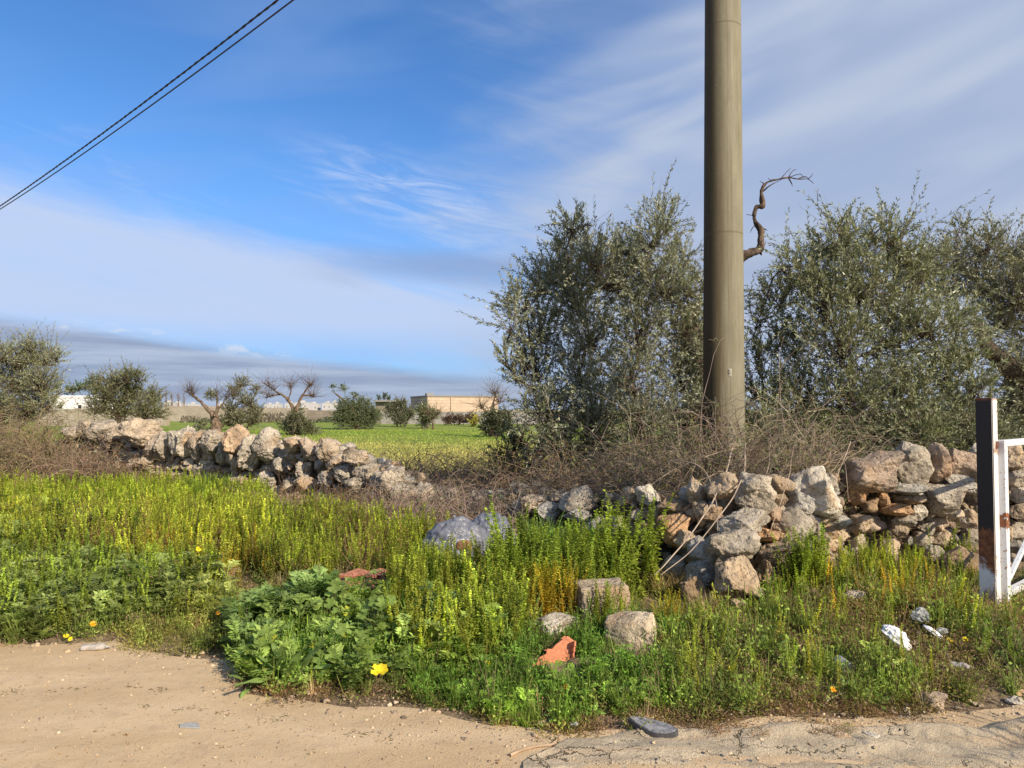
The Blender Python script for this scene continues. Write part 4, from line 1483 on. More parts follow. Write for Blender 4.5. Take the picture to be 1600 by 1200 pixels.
# ------------------------------------------------------------------ brambles
def bramble(label, poly, n, h, seed, col=(0.20, 0.15, 0.11), leafcol=(0.10, 0.085, 0.03), nleaf=0, step=0.11, k=12, rad=0.0042, world=False, lean=(0, 0), zbase=None, spread=1.0, hold=None, name='bramble_thicket', cat='bramble'):
    r = np.random.default_rng(seed)
    P0 = sample(poly, n, r, world=world)
    if zbase is not None:
        P0[:, 2] += r.uniform(0, zbase, n)
    c0 = P0.mean(0)
    root = thing(name, (c0[0], c0[1], float(gz(c0[0], c0[1]))), label, cat)
    L = r.uniform(0.5, 1.3, n)
    d = r.normal(size=(n, 3)) * np.array([.7, .7, .25]) * spread + np.array([lean[0], lean[1], 1.0])
    d = unit(d)
    P = [P0]
    hh = h * r.uniform(0.5, 1.15, n)
    grav = r.uniform(0.10, 0.30, n)
    for s_ in range(k - 1):
        d = d + r.normal(0, 0.13, (n, 3))
        d[:, 2] -= grav * (1 + 2.0 * (P[-1][:, 2] - P0[:, 2] * .3 > hh))
        d = unit(d)
        q = P[-1] + d * (step * L)[:, None]
        q[:, 2] = np.maximum(q[:, 2], gz(q[:, 0], q[:, 1]) + 0.012)
        if hold is not None:
            q[:, 1] = np.maximum(q[:, 1], wall_line(q[:, 0]) + hold + .12 * r.uniform(size=n))
        P.append(q)
    P = np.stack(P, 1)
    t_ = np.linspace(0, 1, k)
    mb = MB()
    V, F = tubes(P, rad * r.uniform(.6, 1.35, n)[:, None] * (1 - .65 * t_), 3)
    base = np.array(col) * r.uniform(.6, 1.5, (n, 1)) * (1 + r.normal(0, .06, (n, 3)))
    mb.add(V, F, np.repeat(base, k * 3, 0))
    # side twigs
    n2 = n * 2
    i0 = r.integers(0, n, n2); j0 = r.integers(3, k - 1, n2)
    s0 = P[i0, j0]
    dd = unit(r.normal(size=(n2, 3)) + np.array([0, 0, .35]))
    t2 = np.linspace(0, 1, 5)
    PP = s0[:, None] + dd[:, None] * (r.uniform(.08, .4, n2)[:, None] * t2)[..., None] + r.normal(0, .012, (n2, 5, 3)).cumsum(1)
    V, F = tubes(PP, rad * .55 * (1 - .6 * t2), 3)
    mb.add(V, F, np.repeat(base[i0] * 1.1, 15, 0))
    part(mb, 'canes', M_dry, root)
    if nleaf:
        i0 = r.integers(0, n2, nleaf)
        s0 = PP[i0, r.integers(0, 5, nleaf)]
        V, F = leaves(s0, r.normal(size=(nleaf, 3)), r.uniform(.02, .045, nleaf), r.uniform(.012, .026, nleaf), rnd=r, fold=.1)
        lc = np.array(leafcol) * r.uniform(.5, 1.6, (nleaf, 1)) * (1 + r.normal(0, .15, (nleaf, 3)))
        lb = MB().add(V, F, np.repeat(np.clip(lc, 0, 1), 4, 0))
        part(lb, 'leaves', M_leaf, root)
    return root


bramble('brown bramble mound at the left edge in front of the large olive', [(-120, 742), (-60, 735), (90, 742), (120, 752), (100, 762), (-120, 765)], 3600, 1.45, 81, col=(0.28, 0.215, 0.13), leafcol=(0.22, 0.19, 0.075), nleaf=42000, step=.18, rad=.008, spread=.9)
bramble('reddish twiggy brambles climbing the far left end of the stone wall', [(60, 757), (190, 760), (220, 768), (120, 773), (50, 768)], 900, .70, 82, col=(0.27, 0.19, 0.13), leafcol=(0.20, 0.13, 0.07), nleaf=5500, step=.12, rad=.007)
bramble('dry brown brambles sprawling over the collapsed stretch of wall', [(600, 788), (690, 792), (800, 813), (890, 834), (1000, 862), (1000, 840), (880, 812), (760, 790), (640, 775)], 3800, .75, 83, col=(0.29, 0.215, 0.165), leafcol=(0.22, 0.13, 0.07), nleaf=5000, step=.12, rad=.0055, hold=-.10)
bramble('grey twigs and dry stalks tangled against the end of the left wall', [(380, 800), (560, 815), (640, 840), (600, 855), (440, 830)], 600, .30, 84, col=(0.30, 0.22, 0.155), leafcol=(0.17, 0.15, 0.06), nleaf=2500, step=.07, rad=.004)
bramble('tangle of rust-tinged brambles under the big olive tree', [(760, 800), (900, 825), (1060, 858), (1060, 872), (900, 845), (780, 815)], 2600, 1.0, 85, col=(0.23, 0.17, 0.125), leafcol=(0.17, 0.12, 0.05), nleaf=22000, step=.13, rad=.005, hold=.0)
bramble('pale bramble thicket heaped round the foot of the concrete pole', [(980, 878), (1100, 866), (1200, 860), (1305, 858), (1305, 868), (1250, 880), (1150, 893), (1050, 884)], 5200, 1.36, 86, col=(0.26, 0.205, 0.155), leafcol=(0.15, 0.15, 0.06), nleaf=34000, step=.145, k=14, rad=.0044, zbase=.45, hold=.15)
bramble('tall dry stalks standing between the pole thicket and the big capstones', [(1220, 872), (1325, 858), (1325, 866), (1230, 882)], 420, 1.45, 87, col=(0.46, 0.38, 0.28), step=.14, k=12, spread=.45, rad=.004, hold=.1, name='dry_stalks', cat='dry stalks')
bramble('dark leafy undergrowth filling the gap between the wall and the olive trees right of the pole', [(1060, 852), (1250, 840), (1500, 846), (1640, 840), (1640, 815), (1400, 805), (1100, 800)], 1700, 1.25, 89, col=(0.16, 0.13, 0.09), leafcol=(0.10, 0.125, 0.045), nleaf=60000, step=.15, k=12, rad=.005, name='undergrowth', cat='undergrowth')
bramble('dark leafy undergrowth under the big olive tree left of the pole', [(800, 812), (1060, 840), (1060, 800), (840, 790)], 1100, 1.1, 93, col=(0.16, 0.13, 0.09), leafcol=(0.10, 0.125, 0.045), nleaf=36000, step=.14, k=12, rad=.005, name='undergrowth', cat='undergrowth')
bramble('dead bramble stems spilling forward over the lowest stones of the collapsed wall', [(590, 812), (700, 815), (790, 832), (860, 858), (800, 868), (700, 850), (600, 835)], 1500, .42, 97, col=(0.30, 0.225, 0.175), leafcol=(0.14, 0.14, 0.06), nleaf=5000, step=.09, rad=.0048)
# long canes arching over the stones by the pole
r = np.random.default_rng(90)
mb = MB()
for (pts, rr) in [([(1145, 700, 7.4), (1125, 760, 6.6), (1090, 820, 6.0), (1040, 880, 5.75), (1020, 900, 5.7)], .008), ([(1165, 690, 7.6), (1160, 745, 6.5), (1130, 800, 6.0), (1080, 860, 5.8), (1030, 900, 5.7)], .007),
                  ([(1000, 770, 7.4), (1050, 735, 7.3), (1110, 712, 7.3), (1150, 700, 7.6)], .006), ([(1010, 730, 7.6), (1060, 720, 7.0), (1100, 735, 6.7), (1120, 790, 6.2), (1122, 830, 6.0)], .005),
                  ([(1205, 690, 7.7), (1200, 730, 7.0), (1180, 790, 6.2)], .004), ([(1240, 700, 7.6), (1228, 760, 6.7), (1205, 830, 6.2)], .004), ([(1330, 690, 7.6), (1310, 740, 7.3), (1290, 790, 7.0), (1270, 810, 6.9)], .005),
                  ([(985, 760, 7.8), (1030, 770, 7.2), (1070, 760, 7.0), (1120, 740, 7.0)], .005), ([(880, 800, 8.3), (930, 770, 8.2), (1000, 772, 7.7), (1060, 790, 7.0)], .004), ([(1250, 700, 7.9), (1290, 690, 7.6), (1320, 720, 7.4), (1325, 780, 7.2)], .004)]:
    P = smooth_path([W(*p) for p in pts], 8)
    P = P + 0.012 * np.stack([vn(P * 3 + s_, 5) for s_ in (1.0, 9.0, 17.0)], -1)
    mb.add(*tubes(P[None], rr * (1 - .5 * np.linspace(0, 1, len(P))), 6), (0.42, 0.33, 0.25))
o = mb.build('bramble_canes', M_dry)
tag(o, 'long bare canes arching down over the stones of the bulging wall corner', 'bramble')
print('part3 ok')
# ------------------------------------------------------------------ weeds: plant protos
def spire(r, h=0.5, nlev=24, per=3, L=0.034, Wd=0.012, top=(0.20, 0.25, 0.03), bot=(0.20, 0.20, 0.03), branches=2, droop=0.15):
    mb = MB()
    stems = [(np.zeros(3), h, 0)]
    for b_ in range(branches):
        a = r.uniform(0, 6.28)
        stems.append((np.array([math.cos(a), math.sin(a), 0]) * r.uniform(.02, .05), h * r.uniform(.55, .9), a))
    for s0, hh, a in stems:
        t = np.linspace(0, 1, 4)
        lean = r.normal(0, .04, 2) + s0[:2] * .5
        P = np.stack([s0[0] + lean[0] * t * hh * 1.5, s0[1] + lean[1] * t * hh * 1.5, t * hh], -1)
        V, F = tubes(P[None], .0035 * (1 - .6 * t) * (h / .5), 3)
        mb.add(V, F, np.array(bot) * .9)
        nl = max(6, int(nlev * hh / h))
        tl = np.repeat(np.linspace(.12, 1, nl), per) + r.normal(0, .008, nl * per)
        tl = np.clip(tl, 0, 1)
        B = np.stack([np.interp(tl, t, P[:, k_]) for k_ in range(3)], -1)
        an = r.uniform(0, 6.28, len(tl))
        elv = .55 * tl + .15 - droop + r.normal(0, .25, len(tl))
        D = np.stack([np.cos(an) * np.cos(elv), np.sin(an) * np.cos(elv), np.sin(elv)], -1)
        Ls = L * (1.15 - .7 * tl) * r.uniform(.7, 1.25, len(tl))
        S = np.stack([-np.sin(an), np.cos(an), np.zeros(len(an))], -1) + r.normal(0, .35, (len(an), 3))
        V, F = leaves(B, D, Ls, Wd * r.uniform(.8, 1.2, len(tl)), S=S, fold=.2)
        cc = np.array(bot) * (1 - tl[:, None]) + np.array(top) * tl[:, None]
        cc = cc * r.uniform(.75, 1.25, (len(tl), 1))
        mb.add(V, F, np.repeat(cc, 4, 0))
    return proto(mb)


def feathery(r, h=0.22, nlf=12, L=0.17, pairs=8, col=(0.285, 0.345, 0.10)):
    mb = MB()
    for k_ in range(nlf):
        a = r.uniform(0, 6.28)
        up = r.uniform(.3, 1.2)
        z0 = r.uniform(0, h)
        base = np.array([r.normal(0, .02), r.normal(0, .02), z0])
        t = np.linspace(0, 1, 5)
        ll = L * r.uniform(.7, 1.2)
        P = base + np.stack([np.cos(a) * t * ll * math.cos(up), np.sin(a) * t * ll * math.cos(up), t * ll * math.sin(up) - .35 * ll * t ** 2], -1)
        mb.add(*tubes(P[None], .0022 * (1 - .6 * t), 3), np.array(col) * 1.2)
        tl = np.repeat(np.linspace(.2, 1, pairs), 2)
        B = np.stack([np.interp(tl, t, P[:, q]) for q in range(3)], -1)
        T = unit(P[-1] - P[0])
        S = unit(np.cross(T, [0, 0, 1.0])) * np.where(np.arange(len(tl)) % 2 == 0, 1, -1)[:, None]
        D = S + T * .6 + r.normal(0, .25, (len(tl), 3))
        Ls = ll * .30 * np.sin(np.clip(tl, .15, .9) * math.pi) + .008
        V, F = leaves(B, D, Ls * r.uniform(.8, 1.2, len(tl)), Ls * .42, S=np.tile(T, (len(tl), 1)), fold=.15)
        mb.add(V, F, np.repeat(np.array(col) * r.uniform(.75, 1.35, (len(tl), 1)), 4, 0))
    # stem
    mb.add(*tubes(np.array([[[0, 0, 0], [0.003, 0, h * .5], [0, 0.004, h]]]), .004, 3), np.array(col))
    return proto(mb)


def tuft(r, n=22, h=0.2, wd=0.006, col=(0.20, 0.25, 0.06), spread=.5, curve=.5, k=4):
    mb = MB()
    for _ in range(n):
        a = r.uniform(0, 6.28)
        hh = h * r.uniform(.5, 1.1)
        sp = spread * r.uniform(.2, 1)
        t = np.linspace(0, 1, k)
        P = np.stack([np.cos(a) * (.01 + sp * hh * t ** 1.6), np.sin(a) * (.01 + sp * hh * t ** 1.6), hh * (t - curve * .35 * t ** 2)], -1)
        P[:, :2] += r.normal(0, .012, 2)
        S = np.array([-math.sin(a), math.cos(a), 0])
        wv = (wd * (1 - t ** 2 * .92))[:, None]
        V = np.stack([P - S * wv / 2, P + S * wv / 2], 1).reshape(-1, 3)
        i = np.arange(k - 1)
        F = np.stack([i * 2, i * 2 + 1, i * 2 + 3, i * 2 + 2], -1)
        mb.add(V, F, np.array(col) * r.uniform(.7, 1.3))
    return proto(mb)


def rosette(r, n=14, L=0.2, Wd=0.045, col=(0.26, 0.35, 0.11), up=(.3, 1.1), k=6, wave=.15):
    mb = MB()
    for q in range(n):
        a = q * 2.4 + r.normal(0, .2)
        e = r.uniform(*up)
        ll = L * r.uniform(.65, 1.15)
        t = np.linspace(0, 1, k)
        P = np.stack([np.cos(a) * ll * t * math.cos(e), np.sin(a) * ll * t * math.cos(e), ll * (t * math.sin(e) - .30 * t ** 2.2)], -1)
        P[:, 2] += .01
        S = np.array([-math.sin(a), math.cos(a), 0])
        wv = Wd * r.uniform(.8, 1.2) * np.array([.25, .55, .85, 1, .75, .08])[:k]
        V, F = ribbon(P, wv, S, .18)
        V[:, 2] += r.normal(0, wave * Wd * .3, len(V))
        c_ = np.tile(np.array(col) * r.uniform(.75, 1.25), (len(V), 1))
        c_[1::3] *= 1.25
        mb.add(V, F, c_)
    return proto(mb)


def mallow_leaf(mb, base, tip, rad, normal, col, r):
    nn = 21
    a = np.linspace(.35, 2 * math.pi - .35, nn)
    rr = rad * (1 + .13 * np.cos(a * 6.0)) * (1 - .12 * np.cos(a))
    n_ = unit(np.asarray(normal, float))
    u_ = unit(np.cross(n_, [0.3, 0.2, 1.0]))
    v_ = np.cross(n_, u_)
    out = tip + (u_ * np.cos(a)[:, None] + v_ * np.sin(a)[:, None]) * rr[:, None] + n_ * (rad * (.20 + .10 * np.cos(a * 6.0)))[:, None]
    mid = tip + (u_ * np.cos(a)[:, None] + v_ * np.sin(a)[:, None]) * rr[:, None] * .5 + n_ * (rad * (.07 + .05 * np.cos(a * 6.0)))[:, None]
    V = np.concatenate([[tip], mid, out])
    i = np.arange(nn - 1)
    F3 = np.stack([np.zeros(nn - 1, int), 1 + i, 2 + i], -1)
    F4 = np.stack([1 + i, 1 + nn + i, 2 + nn + i, 2 + i], -1)
    tn = np.array([1.7, 1.25, .6]) if r.uniform() < .09 else np.ones(3)
    c_ = np.tile(np.array(col) * tn * r.uniform(.7, 1.3), (len(V), 1))
    c_[1:1 + nn] *= (1 + .22 * np.cos(a * 6.0))[:, None]
    c_[0] *= 1.3
    n0 = mb.n
    mb.add(V, F3, c_)
    mb.F.append(F4 + n0); mb.M.append(np.zeros(len(F4), np.int32))
    t = np.linspace(0, 1, 4)[:, None]
    P = base * (1 - t) + tip * t
    P[:, 2] += .02 * np.sin(t[:, 0] * math.pi)
    mb.add(*tubes(P[None], .0022, 3), (0.14, 0.16, 0.06))


def herb(r, h=0.12, n=40, L=0.02, Wd=0.010, col=(0.26, 0.33, 0.08), wide=.07):
    """small leafy tuft of low ground-cover"""
    mb = MB()
    P = np.stack([r.normal(0, wide * .5, n), r.normal(0, wide * .5, n), np.abs(r.normal(0, h * .5, n))], -1)
    V, F = leaves(P, r.normal(size=(n, 3)) + np.array([0, 0, .5]), L * r.uniform(.6, 1.4, n), Wd * r.uniform(.7, 1.3, n), rnd=r)
    mb.add(V, F, np.repeat(np.array(col) * r.uniform(.6, 1.4, (n, 1)), 4, 0))
    m = 5
    st = np.stack([np.zeros((m, 3)), P[:m] * np.array([.5, .5, .5]), P[:m] + np.array([0, 0, h * .4])], 1)
    mb.add(*tubes(st, .0016, 3), np.array(col) * 1.1)
    return proto(mb)


def deadstalk(r, h=0.35, col=(0.36, 0.27, 0.17), n=7):
    mb = MB()
    t = np.linspace(0, 1, 5)
    d = unit(r.normal(size=(n, 3)) * np.array([.35, .35, .1]) + np.array([0, 0, 1]))
    P = (r.normal(0, .012, (n, 1, 3)) * np.array([1, 1, 0])) + d[:, None] * (h * r.uniform(.5, 1.1, n)[:, None] * t)[..., None] + r.normal(0, h * .02, (n, 5, 3)).cumsum(1)
    mb.add(*tubes(P, .0022 * (1 - .5 * t), 3), col)
    m = n * 5
    s = P[r.integers(0, n, m), r.integers(2, 5, m)]
    V, F = leaves(s, r.normal(size=(m, 3)) + np.array([0, 0, .4]), .018, .006, rnd=r)
    mb.add(V, F, np.array(col) * np.array([1.1, .95, .8]))
    return proto(mb)


rp = np.random.default_rng(501)
LIME, LIMEB = (0.50, 0.58, 0.075), (0.42, 0.40, 0.07)
GRN, GRNB = (0.34, 0.45, 0.06), (0.30, 0.32, 0.05)
P_lime = [spire(rp, .42, 22, 4, .036, .014, LIME, LIMEB, 2, -.2) for _ in range(6)]
P_lime_lo = [spire(rp, .36, 13, 4, .042, .018, LIME, LIMEB, 2, -.2) for _ in range(5)]
P_green = [spire(rp, .55, 26, 5, .038, .014, GRN, GRNB, 2, .35) for _ in range(7)]
P_orange = [spire(rp, .36, 24, 3, .028, .010, (0.55, 0.50, 0.05), (0.66, 0.40, 0.04), 1, .1) for _ in range(4)]
P_fea = [feathery(rp, r_, 14, .16, 8) for r_ in (.12, .18, .24, .28, .15)]
P_tuft = [tuft(rp, 24, .20, .006) for _ in range(5)]
P_tall = [tuft(rp, 30, .46, .011, (0.18, 0.29, 0.06), .42, .8, 5) for _ in range(3)]
P_dry = [tuft(rp, 16, .20, .004, (0.46, 0.37, 0.22), .8, .7) for _ in range(4)]
P_ros = [rosette(rp, 12, .13, .034) for _ in range(4)]
P_herb = [herb(rp) for _ in range(7)]
P_herbw = [herb(rp, .07, 46, .017, .009, (0.24, 0.27, 0.09), .10) for _ in range(6)]
P_brown = [herb(rp, .05, 40, .022, .006, (0.30, 0.21, 0.13), .11) for _ in range(6)]
P_dead = [deadstalk(rp, h_) for h_ in (.25, .35, .45, .3)]

KEEP = []   # clear ground round the small objects: (x, y, radius)


def clear(px, py, rad, front=0.0):
    g = G(px, py)
    KEEP.append((g[0], g[1] - front, rad))


def cull(P):
    e_ = vn(np.stack([P[:, 0] * 6, P[:, 1] * 6, P[:, 0] * 0], -1), 5)
    m = P[:, 1] > road_edge(P[:, 0]) + 0.05 + 0.16 * e_ + rp.normal(0, .05, len(P))
    m &= P[:, 1] < wall_line(P[:, 0]) - 0.02
    for x, y, r_ in KEEP:
        m &= (P[:, 0] - x) ** 2 + (P[:, 1] - y) ** 2 > r_ ** 2
    return P[m]


# clearings where the photograph shows stones and litter
for a in [(943, 975, .19), (990, 1034, .17), (1000, 1045, .10), (868, 1048, .17), (880, 1062, .12), (865, 1010, .16), (570, 940, .30), (1400, 1040, .11), (1440, 1000, .11), (1318, 1066, .09), (1500, 1062, .10),
          (1460, 1025, .08), (1548, 958, .16), (1580, 955, .14), (150, 1019, .15), (1157, 965, .14), (728, 905, .30), (1390, 1058, .05)]:
    clear(*a)
for a in [(728, 912, .28), (311, 874, .13), (334, 874, .13)]:
    clear(*a)


def stuff(name, jobs, mat=None):
    mb = MB()
    for (protos, poly, n, sc, tint, clump, *more) in jobs:
        P = sample(poly, n, rp, clump)
        if len(more) < 2:
            P = cull(P)
            if protos is not P_brown and protos is not P_herbw:
                gp_ = fbm(np.stack([P[:, 0] * 1.9, P[:, 1] * 2.3, np.full(len(P), 3.3)], -1), 2, 40)
                right = np.clip((P[:, 0] - .7) / .5, 0, 1) * np.clip((6.6 - P[:, 1]) / .4, 0, 1)
                keep = np.clip((gp_ + .75 - .50 * right) / .35, .30 - .22 * right, 1)
                P = P[rp.uniform(size=len(P)) < keep]
        else:
            P[:, 2] += .045
        m = len(P)
        base = np.ones((m, 3)) if tint is None else np.tile(np.array(tint, float), (m, 1))
        q = vn(np.stack([P[:, 0] * .9, P[:, 1] * .9, np.full(m, 5.5)], -1), 13)[:, None]
        q3 = vn(np.stack([P[:, 0] * 3.1, P[:, 1] * 2.4, np.full(m, 8.5)], -1), 19)[:, None]
        base = base * (1 + .22 * q * np.array([1.0, .6, .3])) * (1 + .38 * q3 * np.array([1.0, .75, .8])) * rp.uniform(.55, 1.3, (m, 1))
        hn = 1 + .36 * vn(np.stack([P[:, 0] * 2.6, P[:, 1] * 2.6, np.full(m, 2.5)], -1), 17)
        scatter(mb, protos, P, rp.uniform(*sc, m) * hn, tint=base, tilt=more[0] if more else .15, rnd=rp)
    o = mb.build(name, mat or M_leaf)
    tag(o, kind='stuff')
    print(name, mb.n)
    return o


FARPATCH = [(-260, 752), (60, 752), (200, 757), (330, 768), (420, 782), (430, 815), (300, 815), (-260, 812)]
NEARPATCH = [(-200, 812), (300, 815), (430, 815), (420, 880), (350, 915), (180, 895), (0, 880), (-200, 880)]
MIDPATCH = [(420, 812), (540, 830), (640, 862), (760, 892), (760, 905), (660, 915), (620, 925), (430, 925), (380, 900), (410, 850)]
FEA = [(-160, 885), (0, 885), (180, 900), (340, 930), (370, 985), (310, 985), (200, 985), (60, 1005), (-160, 1005)]
TALL = [(770, 905), (830, 890), (900, 895), (960, 905), (1030, 925), (1045, 968), (985, 965), (900, 965), (840, 975), (770, 985)]
CENT = [(600, 950), (660, 915), (770, 905), (800, 985), (830, 1010), (780, 1055), (640, 1060), (610, 1010)]
RSP = [(1225, 950), (1270, 915), (1330, 895), (1520, 892), (1525, 925), (1460, 945), (1330, 945), (1210, 965)]
RLOW = [(1040, 975), (1130, 965), (1250, 940), (1530, 915), (1620, 950), (1640, 1060), (1480, 1085), (1400, 1110), (1060, 1120), (1000, 1060)]
FRONT = [(640, 1050), (830, 1005), (1050, 985), (1080, 1110), (970, 1130), (820, 1150), (740, 1120), (640, 1100)]
VERGE = [(-200, 1010), (-200, 880), (400, 880), (640, 860), (1040, 930), (1250, 915), (1640, 900), (1660, 1080), (1450, 1120), (1050, 1150), (700, 1150), (360, 1090), (300, 1010)]
LEFTEDGE = [(-200, 985), (60, 985), (350, 960), (370, 1080), (300, 1020), (180, 1012), (-200, 1020)]
MALLOWZ = [(370, 985), (470, 955), (640, 955), (660, 1060), (560, 1085), (420, 1085), (370, 1050)]

stuff('lime_weeds', [
    (P_lime_lo, FARPATCH, 4600, (.45, 1.0), (1.0, 1.05, .9), .6),
    (P_lime, NEARPATCH, 2100, (.45, 1.15), (1.05, 1.0, 1), .75),
    (P_lime, MIDPATCH, 800, (.4, .95), (.9, .92, .9), .75),
    (P_lime, [(0, 880), (340, 900), (360, 960), (60, 1000), (-100, 990)], 150, (.6, .9), (.8, .9, 1), .6),
    (P_lime, RSP, 190, (.35, .85), (1, .95, 1), .85),
    (P_lime, FEA, 110, (.4, .9), (.85, .95, 1), .6),
    (P_lime, CENT, 160, (.7, 1.1), (.95, 1, 1), .7),
    (P_lime, RLOW, 95, (.3, .75), (1, .95, 1), .9),
    (P_orange, [(335, 890), (420, 870), (430, 930), (350, 950)], 90, (.6, .9), (.9, .8, 1), .3),
    (P_orange, [(225, 860), (280, 860), (270, 890), (220, 890)], 30, (.7, .9), (.9, .8, 1), .3),
    (P_orange, [(822, 975), (900, 972), (895, 990), (825, 994)], 60, (.85, 1.15), None, .0),
    (P_orange, [(1020, 990), (1060, 985), (1060, 1015), (1030, 1020)], 22, (.6, .9), None, .0),
    (P_orange, [(1290, 935), (1500, 930), (1520, 960), (1300, 985)], 26, (.5, 1.0), None, .5),
    (P_orange, [(915, 988), (975, 986), (975, 1000), (930, 1004)], 26, (.6, .95), (.7, 1, 1), .0),
])
stuff('leafy_weeds', [
    (P_green, TALL, 360, (.6, 1.18), None, .35),
    (P_green, CENT, 300, (.55, .85), (1.1, .95, 1), .3),
    (P_green, [(600, 930), (780, 900), (790, 930), (640, 950)], 90, (.6, .8), None, .3),
    (P_green, MIDPATCH, 220, (.55, .8), (.9, .85, 1), .5),
    (P_green, NEARPATCH, 190, (.4, .8), (.75, .9, .9), .95),
    (P_green, FARPATCH, 260, (.35, .65), (.7, .85, .9), .95),
    (P_green, RLOW, 90, (.22, .5), (1.05, 1.1, 1), .95),
    (P_green, MALLOWZ, 60, (.3, .6), (1, 1, 1), .6),
    (P_green, FEA, 160, (.35, .65), (.95, .9, 1), .8),
    (P_green, [(1165, 940), (1240, 935), (1245, 975), (1175, 980)], 26, (.25, .5), (.8, 1.15, .9), .2),
    (P_green, RSP, 110, (.30, .72), (1.15, 1.1, 1), .9),
    (P_green, [(1235, 935), (1285, 925), (1290, 945), (1240, 955)], 34, (.8, 1.1), (1.1, 1.15, 1), .2),
    (P_green, [(260, 770), (360, 775), (380, 800), (300, 800)], 110, (.6, .8), (.8, .9, 1), .2),
    (P_green, [(1060, 1000), (1120, 1000), (1110, 1100), (1070, 1100)], 22, (.3, .6), (1.1, 1, 1), .2),
])
stuff('feathery_weeds', [
    (P_fea, FEA, 820, (.5, 1.05), (1, 1, 1), .6),
    (P_fea, CENT, 130, (.8, 1.1), (1.0, 1.1, .8), .4),
    (P_fea, FRONT, 110, (.35, .6), (.9, 1.15, .6), .5),
    (P_fea, [(-200, 810), (120, 815), (200, 850), (100, 885), (-200, 885)], 240, (.9, 1.3), (1.1, 1.1, .9), .6),
    (P_fea, [(850, 890), (930, 890), (940, 915), (860, 915)], 34, (1.2, 1.7), (.9, 1.3, .6), .0),
    (P_fea, RLOW, 70, (.3, .6), (1.1, 1.1, .8), .6),
    (P_fea, MALLOWZ, 130, (.7, 1.2), (.9, 1.05, .9), .3),
])
stuff('grass', [
    (P_tall, NEARPATCH, 40, (.4, .8), (1, .9, .9), .9),
    (P_tall, MIDPATCH, 26, (.4, .8), (.9, .9, .9), .9),
    (P_tall, [(820, 880), (880, 880), (880, 925), (800, 940)], 34, (.9, 1.4), None, .0),
    (P_tall, [(760, 920), (800, 920), (800, 980), (760, 980)], 14, (.7, 1.1), None, .0),
    (P_tuft, VERGE, 420, (.5, 1.1), (.95, .95, .9), .6),
    (P_tuft, FRONT, 150, (.5, 1.0), (.9, 1.05, .8), .3),
    (P_tuft, RLOW, 70, (.25, .6), (1.05, .95, .9), .4),
    (P_tuft, [(1190, 985), (1250, 975), (1260, 1010), (1190, 1020)], 50, (.7, 1.1), (.7, .8, .7), .2),
    (P_tuft, FEA, 250, (.6, 1.2), None, .3),
    (P_dry, VERGE, 380, (.4, 1.0), None, .6),
    (P_dry, RLOW, 130, (.3, .7), (1, .9, .8), .4),
    (P_dry, [(1010, 915), (1140, 940), (1130, 985), (1030, 980)], 150, (.8, 1.6), (.9, .85, .7), .2),
    (P_dry, [(360, 785), (640, 812), (860, 870), (700, 870), (430, 830)], 380, (.8, 1.7), (.9, .85, .8), .4),
])
